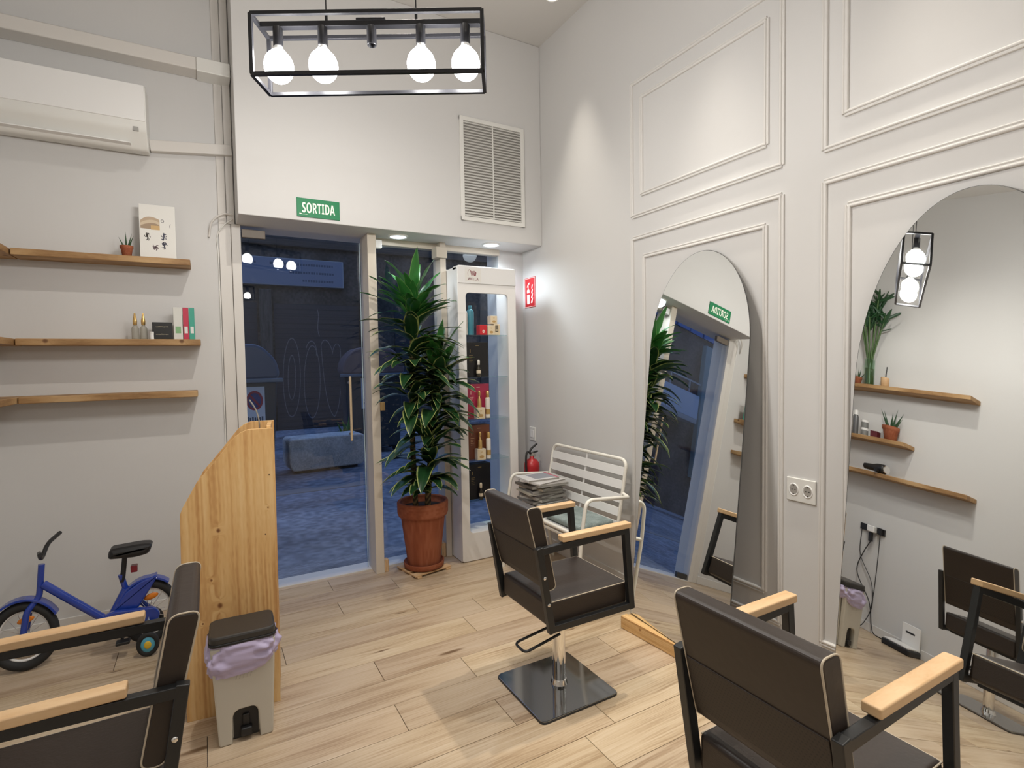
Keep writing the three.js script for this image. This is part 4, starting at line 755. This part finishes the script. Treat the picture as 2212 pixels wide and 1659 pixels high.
// ================================================================== SHELVES AND WHAT STANDS ON THEM
{
  const shelf = (label, x0, x1, y, z0, z1, axis) => { const t = thing('wall_shelf', label, 'shelf', [0, 0, 0]); part('board', grain(box(x0, x1, y - 0.036, y, z0, z1, 0.005), axis, 1.6, [y, y * 3]), M.shelfWood, t); return t; };
  shelf('highest wooden shelf on the wall under the air conditioner', XL + 0.165, -0.055, 2.135, ZG, ZG + 0.165, 'x');
  shelf('middle wooden shelf on the wall under the air conditioner', XL + 0.165, -0.018, 1.662, ZG, ZG + 0.165, 'x');
  shelf('lowest wooden shelf on the wall under the air conditioner', XL + 0.165, -0.044, 1.352, ZG, ZG + 0.165, 'x');
  shelf('highest wooden shelf around the corner, under the glass vase', XL, XL + 0.16, 2.135, ZG, -2.15, 'z');
  shelf('middle wooden shelf around the corner, under the aloe pot', XL, XL + 0.16, 1.662, ZG, -2.62, 'z');
  shelf('lowest wooden shelf around the corner, under the hair dryer', XL, XL + 0.16, 1.352, ZG, -2.15, 'z');

  const card = thing('price_card', 'white acrylic display card with small hair pictures on the highest shelf', 'display card', [-0.215, 2.1355, -3.815], 0);
  const cardTex = canvasTex(384, 620, (c, w, h) => {
    c.fillStyle = '#e2e0da'; c.fillRect(0, 0, w, h); const R = rng(5);
    for (let i = 0; i < 3; i++) { c.fillStyle = ['#b9a48c', '#cdbba2', '#a38e78'][i]; c.beginPath(); c.moveTo(10, 190 + i * 30); c.quadraticCurveTo(90 + i * 30, 100 + i * 40, 216, 170 + i * 34); c.lineTo(216, 290); c.lineTo(10, 280); c.fill(); }
    c.fillStyle = '#c9a878'; c.fillRect(120, 240, 96, 50);
    const tuft = (x, y, s, col) => { c.strokeStyle = col; c.lineWidth = 7; for (let i = 0; i < 12; i++) { const a = R() * 6.3; c.beginPath(); c.moveTo(x, y); c.quadraticCurveTo(x + Math.cos(a) * s * 0.6, y + Math.sin(a) * s * 0.9, x + Math.cos(a + 0.7) * s * 0.7, y + Math.sin(a + 0.7) * s); c.stroke(); } };
    tuft(80, 378, 46, '#3b3733'); tuft(256, 366, 46, '#4a4a58'); tuft(165, 488, 44, '#4c3a40'); tuft(260, 470, 46, '#3c3c4a');
    c.strokeStyle = '#55565a'; c.lineWidth = 5; c.beginPath(); c.arc(246, 180, 16, 0, 7); c.stroke(); c.beginPath(); c.moveTo(336, 210); c.quadraticCurveTo(320, 230, 330, 256); c.stroke();
  });
  const cg = new THREE.Group(); cg.rotation.x = -0.06;
  part('panel', box(-0.09, 0.09, 0, 0.320, -0.004, 0.004, 0.002).rotateX(-0.10), M.plastic, card);
  part('card_print', new THREE.PlaneGeometry(0.176, 0.314).translate(0, 0.16, 0.0046).rotateX(-0.10), std(0xffffff, 0.25, 0, { map: cardTex }), card);
  part('rear_strut', box(-0.02, 0.02, 0, 0.24, -0.003, 0.0, 0.001).rotateX(0.24).translate(0, 0.0, -0.085), M.plastic, card);

  const potPlant = (name, label, x, y, z, s, spikes, mat) => {
    const t = thing(name, label, 'plant', [x, y, z]);
    part('pot', lathe([[0, 0], [0.026 * s, 0], [0.034 * s, 0.052 * s], [0.038 * s, 0.054 * s], [0.039 * s, 0.072 * s], [0.034 * s, 0.072 * s], [0.033 * s, 0.06 * s], [0, 0.06 * s]], 24), M.terracotta, t);
    const R = rng(spikes * 31 + 7), m = std(lin(0.02, 0.065, 0.022), 0.5);
    for (let i = 0; i < spikes; i++) { const a = i * 2.4, o = 0.006 * s + 0.012 * s * (i / spikes), l = (0.07 + R() * 0.05) * s, sp = (0.25 + 0.5 * i / spikes); part('succulent_leaf', new THREE.ConeGeometry(0.0075 * s, l, 6).translate(0, l / 2, 0).rotateX(sp * 0.9).rotateY(a).translate(Math.sin(a) * o, 0.056 * s, Math.cos(a) * o), m, t); }
    return t;
  };
  potPlant('potted_cactus', 'tiny cactus in a terracotta pot beside the display card', -0.368, 2.1355, -3.815, 0.85, 5);
  const perfume = (x, label) => {
    const t = thing('perfume_bottle', label, 'bottle', [x, 1.6625, -3.815], 0, 'clear bottles with golden pumps');
    part('bottle_body', lathe([[0, 0], [0.017, 0], [0.019, 0.003], [0.019, 0.062], [0.015, 0.072], [0.008, 0.078], [0.008, 0.084], [0, 0.084]], 20), std(lin(0.62, 0.60, 0.54), 0.1, 0, { transmission: 0.6, thickness: 0 }), t);
    part('golden_collar', lathe([[0, 0.082], [0.010, 0.082], [0.011, 0.105], [0.007, 0.128], [0.004, 0.150], [0, 0.150]], 16), M.gold, t);
  };
  perfume(-0.345, 'clear bottle with golden pump on the middle shelf, farther from the black box');
  perfume(-0.305, 'clear bottle with golden pump on the middle shelf, next to the black box');
  const blackTex = canvasTex(256, 192, (c, w, h) => { c.fillStyle = '#15130f'; c.fillRect(0, 0, w, h); c.strokeStyle = '#a89c80'; c.lineWidth = 4; const R = rng(8); for (const y of [50, 140]) { c.beginPath(); let x = 40; c.moveTo(x, y); while (x < 200) { c.quadraticCurveTo(x + 6, y - 22 * R(), x + 14, y + 6 * R()); x += 14; } c.stroke(); } });
  const bb = thing('black_box', 'black product box with pale script on the middle shelf', 'box', [-0.212, 1.6625, -3.81], 0.05);
  part('carton', box(-0.050, 0.050, 0, 0.098, -0.035, 0.035, 0.002), M.black, bb); part('front_print', new THREE.PlaneGeometry(0.096, 0.094).translate(0, 0.049, 0.0356), std(0xffffff, 0.35, 0, { map: blackTex }), bb);
  const wj = thing('cream_jar', 'small white jar between the clear bottles and the black box', 'jar', [-0.262, 1.6625, -3.78]); part('jar_body', cyl(0.012, 0.012, 0.03, 0, 0, 0, 16), M.white, wj); part('jar_lid', cyl(0.0125, 0.0125, 0.012, 0, 0.03, 0, 16), M.plastic, wj);
  const cartons = [['white', lin(0.66, 0.65, 0.60), -0.131, 0.046], ['crimson', lin(0.50, 0.03, 0.07), -0.091, 0.028], ['teal green', lin(0.05, 0.34, 0.25), -0.060, 0.028]];
  for (const [n, col, x, w] of cartons) { const t = thing('colour_carton', `upright ${n} hair colour carton on the middle shelf`, 'box', [x, 1.6625, -3.81]); part('carton', box(-w / 2, w / 2, 0, 0.188, -0.03, 0.03, 0.0015, 1), std(col, 0.45), t); part('end_label', box(-w * 0.3, w * 0.3, 0.035, 0.075, 0.0302, 0.0308), n === 'white' ? std(lin(0.22, 0.42, 0.20), 0.5) : M.paper, t); }

  // around the corner, seen in the mirrors
  const X = XL + 0.085;
  { const t = thing('bamboo_vase', 'tall glass vase of leafy green bamboo stems on the corner shelf', 'vase', [X, 2.1355, -2.98]); t.position.x += 0.02;
    part('vase_glass', lathe([[0, 0.004], [0.038, 0.004], [0.040, 0.24], [0.043, 0.245], [0.044, 0.24], [0.043, 0.0], [0, 0.0]], 24), new THREE.MeshPhysicalMaterial({ color: lin(0.8, 0.9, 0.82), roughness: 0.02, transmission: 1, thickness: 0 }), t);
    part('vase_water', cyl(0.037, 0.038, 0.15, 0, 0.006, 0, 20), std(lin(0.10, 0.16, 0.03), 0.1, 0, { transmission: 0.5, thickness: 0 }), t);
    const R = rng(404), sm = std(lin(0.06, 0.12, 0.03), 0.5), lm = std(lin(0.012, 0.055, 0.016), 0.4, 0, { side: THREE.DoubleSide });
    const lg = new THREE.SphereGeometry(1, 8, 6).scale(0.011, 0.06, 0.003).translate(0, 0.06, 0);
    for (let i = 0; i < 9; i++) {
      const a = i * 0.7, rr = 0.02, tx = 0.03 + Math.sin(a) * (0.02 + R() * 0.04), tz = Math.cos(a) * (0.07 + R() * 0.08), hh = 0.62 + R() * 0.22;
      part('stem', curveTube([[Math.sin(a) * -0.01, 0.01, Math.cos(a) * -0.015], [Math.sin(a) * rr, 0.24, Math.cos(a) * rr], [tx, hh, tz]], 0.007, 12, 6), sm, t);
      for (let k = 0; k < 15; k++) { const f = 0.62 + 0.40 * R(), m = part('leaf', lg, lm, t); m.position.set(tx * f, 0.24 + (hh - 0.24) * f, tz * f); m.scale.setScalar(0.8 + R() * 0.5); for (let q = 0; q < 20; q++) { m.rotation.set((R() - 0.5) * 2.2, R() * 6.3, (R() - 0.5) * 1.6); if (V(0, 0.13, 0).applyEuler(m.rotation).x + m.position.x > -0.03) break; } }
    } }
  potPlant('potted_cactus', 'small cactus in a terracotta pot beside the bamboo vase', X, 2.1355, -3.10, 1.0, 6);
  { const t = thing('pencil_cup', 'pale wooden cup holding a dark brush beside the bamboo vase', 'cup', [X, 2.1355, -2.85]); part('cup', grain(lathe([[0, 0], [0.032, 0], [0.034, 0.09], [0.030, 0.09], [0.029, 0.01], [0, 0.01]], 24), 'y', 3), M.oak, t); part('brush', polyTube([V(0, 0.02, 0), V(0.01, 0.19, 0.02)], 0.004, false, 6), M.black, t); }
  { const t = thing('spray_can', 'grey hair spray can with white cap on the corner shelf', 'can', [X, 1.6625, -3.10]); part('can_body', lathe([[0, 0], [0.026, 0], [0.026, 0.17], [0.018, 0.185], [0, 0.185]], 20), std(lin(0.16, 0.16, 0.16), 0.35, 0.5), t); part('cap', cyl(0.019, 0.017, 0.045, 0, 0.185, 0, 18), M.white, t); }
  for (const [k, lb] of [[0, 'grey wax jar with white lid, lower of the pair'], [1, 'grey wax jar with white lid, upper of the pair']]) { const t = thing('wax_jar', lb, 'jar', [X, 1.6625 + k * 0.0725, -3.01], 0, 'wax jars on the corner shelf'); part('jar_body', cyl(0.03, 0.03, 0.052, 0, 0, 0, 20), std(lin(0.20, 0.20, 0.19), 0.4), t); part('jar_lid', cyl(0.031, 0.031, 0.02, 0, 0.052, 0, 20), M.white, t); }
  { const t = thing('wine_box', 'small dark red box beside the aloe pot', 'box', [X + 0.02, 1.6625, -2.90]); part('carton', box(-0.03, 0.03, 0, 0.05, -0.03, 0.03, 0.003), std(lin(0.10, 0.012, 0.016), 0.5), t); part('carton_lid', box(-0.031, 0.031, 0.05, 0.056, -0.031, 0.031, 0.002), std(lin(0.12, 0.014, 0.018), 0.5), t); }
  potPlant('potted_aloe', 'spiky aloe in a terracotta pot on the middle corner shelf', X, 1.6625, -2.78, 1.75, 9);
  { const t = thing('hair_dryer', 'black hair dryer lying on the lowest corner shelf', 'hair dryer', [X + 0.02, 1.3525, -2.88], 0.2); part('barrel', lathe([[0, -0.11], [0.026, -0.11], [0.030, -0.02], [0.042, 0.03], [0.042, 0.085], [0.030, 0.10], [0, 0.10]], 24).rotateX(Math.PI / 2).translate(0, 0.044, 0), M.black, t); part('dryer_handle', pipe([[0, 0.03, 0.05], [0.07, 0.02, 0.06]], 0.016), M.black, t); part('rear_filter', cyl(0.034, 0.034, 0.012, 0, 0, 0, 20).rotateX(Math.PI / 2).translate(0, 0.044, 0.102), M.chrome, t); }
  { const t = thing('power_strip', 'black wall sockets with a white adapter and hanging cables', 'socket', [XL, 0.86, -2.92]);
    part('socket_bar', box(0, 0.016, -0.028, 0.028, -0.12, 0.10, 0.003), M.black, t); part('adapter', box(0.016, 0.07, -0.028, 0.028, -0.03, 0.035, 0.008), M.white, t); part('plug', box(0.03, 0.06, -0.11, -0.028, -0.018, 0.012, 0.006), M.black, t); part('plug', box(0.016, 0.05, -0.03, 0.03, 0.055, 0.085, 0.006), M.black, t);
    part('cord', curveTube([[0.045, -0.11, -0.003], [0.04, -0.22, -0.06], [0.04, -0.40, -0.11], [0.04, -0.62, 0.02], [0.05, -0.80, 0.06], [0.08, -0.845, 0.10], [0.10, -0.85, 0.20]], 0.0045, 40), M.black, t);
    part('cord', curveTube([[0.02, -0.02, -0.1], [0.02, -0.25, -0.10], [0.03, -0.45, 0.02], [0.03, -0.64, 0.04], [0.05, -0.82, -0.02], [0.10, -0.853, -0.03]], 0.0035, 40), M.black, t);
    part('cord', curveTube([[0.03, -0.02, 0.07], [0.03, -0.30, 0.06], [0.03, -0.55, 0.045], [0.03, -0.68, 0.03]], 0.0035, 30), M.black, t); }
  { const t = thing('charging_dock', 'white and black charging dock on the floor under the corner shelves', 'charger', [XL + 0.12, 0, -2.56]); part('dock_base', box(-0.09, 0.09, 0, 0.045, -0.12, 0.10, 0.01), M.black, t); part('dock_top', box(-0.075, 0.075, 0.045, 0.06, -0.105, 0.085, 0.006), M.white, t); part('upright_panel', box(-0.09, -0.075, 0.045, 0.22, -0.05, 0.09, 0.004), M.white, t); part('panel_slot', box(-0.0755, -0.0745, 0.15, 0.165, -0.02, 0.05), M.black, t); }
}

// ================================================================== THE STREET OUTSIDE
{
  const asphalt = std(0xffffff, 0.9, 0, { map: speckle(201, [108, 114, 126], 44, 80) });
  const paving = std(0xffffff, 0.85, 0, { map: speckle(203, [112, 119, 132], 44, 70) });
  const scaleUV = (g, k) => { const uv = g.attributes.uv; for (let i = 0; i < uv.count; i++) uv.setXY(i, uv.getX(i) * k, uv.getY(i) * k); return g; };
  const st = (n, g, m, label) => { const o = part(n, g, m); o.userData.kind = 'structure'; if (label) o.userData.label = label; return o; };
  st('pavement', grain(box(-22, 22, -0.16, -0.02, -6.75, ZG - 0.12), 'x', 0.35), paving, 'pavement outside the shop');
  st('kerb', box(-22, 22, -0.16, -0.012, -6.98, -6.76, 0.012), std(lin(0.20, 0.20, 0.21), 0.85), 'kerb stone along the pavement');
  st('road', grain(box(-22, 22, -0.24, -0.05, -12.2, -6.98), 'x', 0.25), asphalt, 'asphalt street');
  st('far_pavement', grain(box(-22, 22, -0.16, -0.01, -13.4, -12.2), 'x', 0.35), paving, 'pavement across the street');
  st('outer_step', box(0.226, 2.11, -0.03, 0.0, ZG - 0.38, ZG - 0.12, 0.006), paving, 'stone doorstep');
  st('own_facade', [box(-22, 22, CEIL + 0.16, 8.2, -4.45, -3.95), box(-22, XL - 0.16, -0.1, CEIL + 0.16, -4.45, -4.13), box(XR + 0.16, 22, -0.1, CEIL + 0.16, -4.45, -4.13)], std(lin(0.30, 0.28, 0.25), 0.9), 'outer face of the building that holds the salon');
  // concrete block seat
  const b = thing('concrete_bench', 'long concrete block seat on the street outside', 'bench', [1.50, -0.05, -8.35], 0.08);
  part('block', extrude(roundPoly([[-0.5, 0.04], [0.5, 0.04], [0.54, 0.14], [0.54, 0.50], [-0.54, 0.50], [-0.54, 0.14]], 0.07), 0.46, 0.02).translate(0, 0, -0.23), std(0xffffff, 0.85, 0, { map: speckle(211, [186, 186, 184], 30, 60) }), b);
  part('plinth', box(-0.44, 0.44, 0, 0.05, -0.16, 0.16), std(lin(0.05, 0.05, 0.05), 0.9), b);
  // waste containers
  const container = (x, z, turn, label, lid, plate) => {
    const t = thing('waste_container', label, 'container', [x, -0.05, z], turn);
    part('tub', extrude(roundPoly([[-0.42, 0.08], [0.42, 0.08], [0.50, 1.05], [-0.50, 1.05]], 0.06), 0.7, 0.02).translate(0, 0, -0.35), std(lin(0.035, 0.045, 0.055), 0.5), t);
    part('lid', extrude(roundPoly([[-0.54, 1.05], [0.54, 1.05], [0.50, 1.24], [0.30, 1.40], [-0.30, 1.40], [-0.50, 1.24]], 0.10), 0.76, 0.03).translate(0, 0, -0.38), lid, t);
    part('lid_rail', box(-0.56, 0.56, 1.02, 1.06, 0.34, 0.42, 0.01), std(lin(0.12, 0.17, 0.22), 0.5), t);
    for (const s of [-0.36, 0.36]) for (const d of [-0.25, 0.25]) part('castor', cyl(0.06, 0.06, 0.05, 0, -0.025, 0, 14).rotateX(Math.PI / 2).translate(s, 0.06, d), M.rubber, t);
    t.scale.y = 1.3;
    if (plate) part('sticker', new THREE.PlaneGeometry(0.24, 0.40).translate(plate[0], plate[1], 0.352), std(0xffffff, 0.6, 0, { map: plate[2] }), t);
    return t;
  };
  const noPark = canvasTex(128, 216, (c, w, h) => { c.fillStyle = '#d4dce4'; c.fillRect(0, 0, w, h); c.fillStyle = '#a02840'; c.beginPath(); c.arc(64, 74, 52, 0, 7); c.fill(); c.fillStyle = '#2c3c80'; c.beginPath(); c.arc(64, 74, 40, 0, 7); c.fill(); c.strokeStyle = '#a02840'; c.lineWidth = 12; c.beginPath(); c.moveTo(34, 44); c.lineTo(94, 104); c.stroke(); c.fillStyle = '#3a4c60'; for (let i = 0; i < 7; i++) c.fillRect(14 + i * 15, 160 + (i % 2) * 4, 10, 22); });
  const recycle = canvasTex(128, 216, (c, w, h) => { c.fillStyle = '#c4d0dc'; c.fillRect(0, 0, w, h); c.fillStyle = '#3f8a3c'; c.beginPath(); c.arc(64, 76, 34, 0, 7); c.fill(); c.fillStyle = '#5a6a7c'; c.fillRect(20, 150, 88, 12); c.fillRect(20, 172, 66, 10); });
  container(0.30, -8.0, 0.05, 'dark waste container with blue lid and no parking sticker', std(lin(0.045, 0.085, 0.15), 0.45), [0.22, 0.78, noPark]);
  container(2.55, -9.6, -0.1, 'dark waste container with pinkish lid and recycling sticker', std(lin(0.16, 0.12, 0.125), 0.5), [-0.10, 0.80, recycle]);
  // street shrub
  const sb = thing('street_shrub', 'small green shrub sprouting beside the concrete block', 'shrub', [1.95, -0.05, -8.9]); { const R = rng(99), m = std(lin(0.10, 0.20, 0.04), 0.8), g = new THREE.ConeGeometry(0.03, 0.32, 5).translate(0, 0.16, 0); for (let i = 0; i < 26; i++) { const o = part('leaf', g, m, sb); o.position.set((R() - 0.5) * 0.2, R() * 0.45, (R() - 0.5) * 0.2); o.rotation.set((R() - 0.5) * 1.2, R() * 6, (R() - 0.5) * 1.2); } part('stem', cyl(0.02, 0.015, 0.5, 0, 0, 0, 8), m, sb); }

  // opposite facades
  const ZF = -13.4, stone = std(0xffffff, 0.9, 0, { map: speckle(221, [76, 70, 64], 24, 60) }), dark = std(lin(0.035, 0.036, 0.042), 0.7), pale = std(lin(0.30, 0.32, 0.34), 0.8), pane = std(lin(0.03, 0.035, 0.045), 0.08);
  const a = thing('shuttered_building', 'dark stone building with shuttered shopfronts across the street', 'building', [0, 0, 0]);
  part('facade', grain(box(-2.2, 9.5, -0.1, 7.9, ZF - 1.5, ZF), 'y', 0.4), stone, a);
  const shutterGeo = (w, h) => { const g = []; for (let y = 0; y < h; y += 0.12) g.push(box(-w / 2, w / 2, y + 0.006, y + 0.114, 0, 0.03, 0.012, 1)); return g; };
  const graf = canvasTex(512, 512, (c, w, h) => {
    c.fillStyle = '#3e3b3d'; c.fillRect(0, 0, w, h); for (let y = 0; y < h; y += 20) { c.fillStyle = '#343134'; c.fillRect(0, y, w, 3); }
    c.strokeStyle = '#737279'; c.lineWidth = 4; c.lineCap = 'round';
    const oval = (x, y, rx, ry) => { c.beginPath(); c.ellipse(x, y, rx, ry, 0.05, 0, 7); c.stroke(); };
    oval(90, 300, 50, 160); oval(90, 300, 22, 90); oval(210, 320, 48, 150); c.beginPath(); c.moveTo(270, 170); c.bezierCurveTo(290, 120, 330, 160, 340, 200); c.bezierCurveTo(350, 150, 390, 150, 390, 200); c.bezierCurveTo(390, 330, 380, 440, 340, 470); c.bezierCurveTo(290, 440, 280, 300, 270, 170); c.stroke(); oval(440, 300, 40, 60); c.beginPath(); c.moveTo(410, 380); c.bezierCurveTo(460, 400, 470, 460, 430, 480); c.stroke(); c.beginPath(); c.moveTo(180, 180); c.bezierCurveTo(200, 130, 250, 150, 240, 210); c.stroke(); c.beginPath(); c.moveTo(255, 20); c.bezierCurveTo(270, 60, 240, 90, 262, 130); c.stroke();
  });
  const sprayed = std(0xffffff, 0.7, 0, { map: graf });
  for (const [x, w, m] of [[0.30, 1.5, dark], [2.35, 1.9, sprayed], [5.0, 1.6, dark], [7.4, 1.6, dark]]) {
    const sh = part('roller_shutter', box(x - w / 2, x + w / 2, 0, 2.9, ZF, ZF + 0.02), m, a);
    for (let y = 0.06; y < 2.9; y += 0.16) part('shutter_slat', box(x - w / 2, x + w / 2, y - 0.004, y + 0.004, ZF + 0.02, ZF + 0.026), dark, sh);
    part('shop_pilaster', box(x + w / 2 + 0.05, x + w / 2 + 0.3, 0, 3.2, ZF, ZF + 0.12, 0.02), stone, a);
  }
  const sgTex = canvasTex(1024, 160, (c, w, h) => { c.fillStyle = '#7c8492'; c.fillRect(0, 0, w, h); c.fillStyle = '#4e5664'; const R = rng(3); const row = (x, y, n) => { for (let i = 0; i < n; i++) { c.fillRect(x, y, 9 + R() * 6, 14); x += 17; } }; row(560, 24, 24); row(680, 74, 17); row(760, 124, 12); row(280, 24, 12); row(20, 84, 4); });
  const sg = part('shop_sign', box(-0.6, 2.95, 3.30, 3.92, ZF, ZF + 0.12, 0.01), pale, a);
  part('sign_print', new THREE.PlaneGeometry(3.5, 0.58).translate(1.175, 3.61, ZF + 0.122), std(0xffffff, 0.7, 0, { map: sgTex }), sg);
  for (const x of [0.3, 2.4, 4.6, 6.9]) for (const y of [4.7]) { const w = part('window', box(x - 0.5, x + 0.5, y, y + 1.6, ZF, ZF + 0.05, 0.01), dark, a); part('window_pane', box(x - 0.42, x + 0.42, y + 0.08, y + 1.52, ZF + 0.05, ZF + 0.055), pane, w); part('window_bar', box(x - 0.02, x + 0.02, y + 0.08, y + 1.52, ZF + 0.055, ZF + 0.07), dark, w); }
  part('string_course', box(-2.2, 9.5, 4.2, 4.4, ZF, ZF + 0.1, 0.02), stone, a);
  const c2 = thing('balcony_building', 'pale building with balcony and blue cladding across the street', 'building', [0, 0, 0]);
  part('facade', grain(box(-20, -2.25, -0.1, 7.9, ZF - 1.5, ZF - 0.05), 'y', 0.4), std(0xffffff, 0.9, 0, { map: speckle(231, [74, 72, 74], 20, 60) }), c2);
  for (let i = 0; i < 22; i++) part('cladding_panel', box(-14 + i * 0.52, -14 + i * 0.52 + 0.48, 5.6, 7.6, ZF - 0.05, ZF + 0.02 + (i % 2) * 0.03, 0.01), std(lin(0.10, 0.16, 0.34), 0.5), c2);
  for (const x of [-4.0, -8.2]) part('pilaster', box(x - 0.35, x + 0.35, 1.2, 5.4, ZF - 0.05, ZF + 0.15, 0.02), std(lin(0.20, 0.27, 0.27), 0.8), c2);
  for (const x of [-6.2, -10.6]) {
    const bl = part('balcony', box(x - 1.1, x + 1.1, 2.75, 2.9, ZF - 0.05, ZF + 0.7, 0.02), pale, c2);
    part('balcony_front', box(x - 1.1, x + 1.1, 2.9, 3.6, ZF + 0.64, ZF + 0.7, 0.01), std(lin(0.42, 0.48, 0.56), 0.6), bl);
    for (const e of [-0.7, 0.0, 0.7]) part('rail_post', box(x + e - 0.02, x + e + 0.02, 3.6, 3.95, ZF + 0.65, ZF + 0.69), pale, bl);
    part('rail', box(x - 1.1, x + 1.1, 3.93, 3.98, ZF + 0.64, ZF + 0.70), pale, bl);
    const dr = part('entrance', box(x - 0.6, x + 0.6, 0, 2.3, ZF - 0.05, ZF + 0.02), dark, c2); part('entrance_pane', box(x - 0.5, x + 0.5, 0.1, 2.2, ZF + 0.02, ZF + 0.025), pane, dr);
  }
}

scene.traverse((o) => { if (o.isMesh) { o.castShadow = true; o.receiveShadow = true; } });
renderer.render(scene, camera);
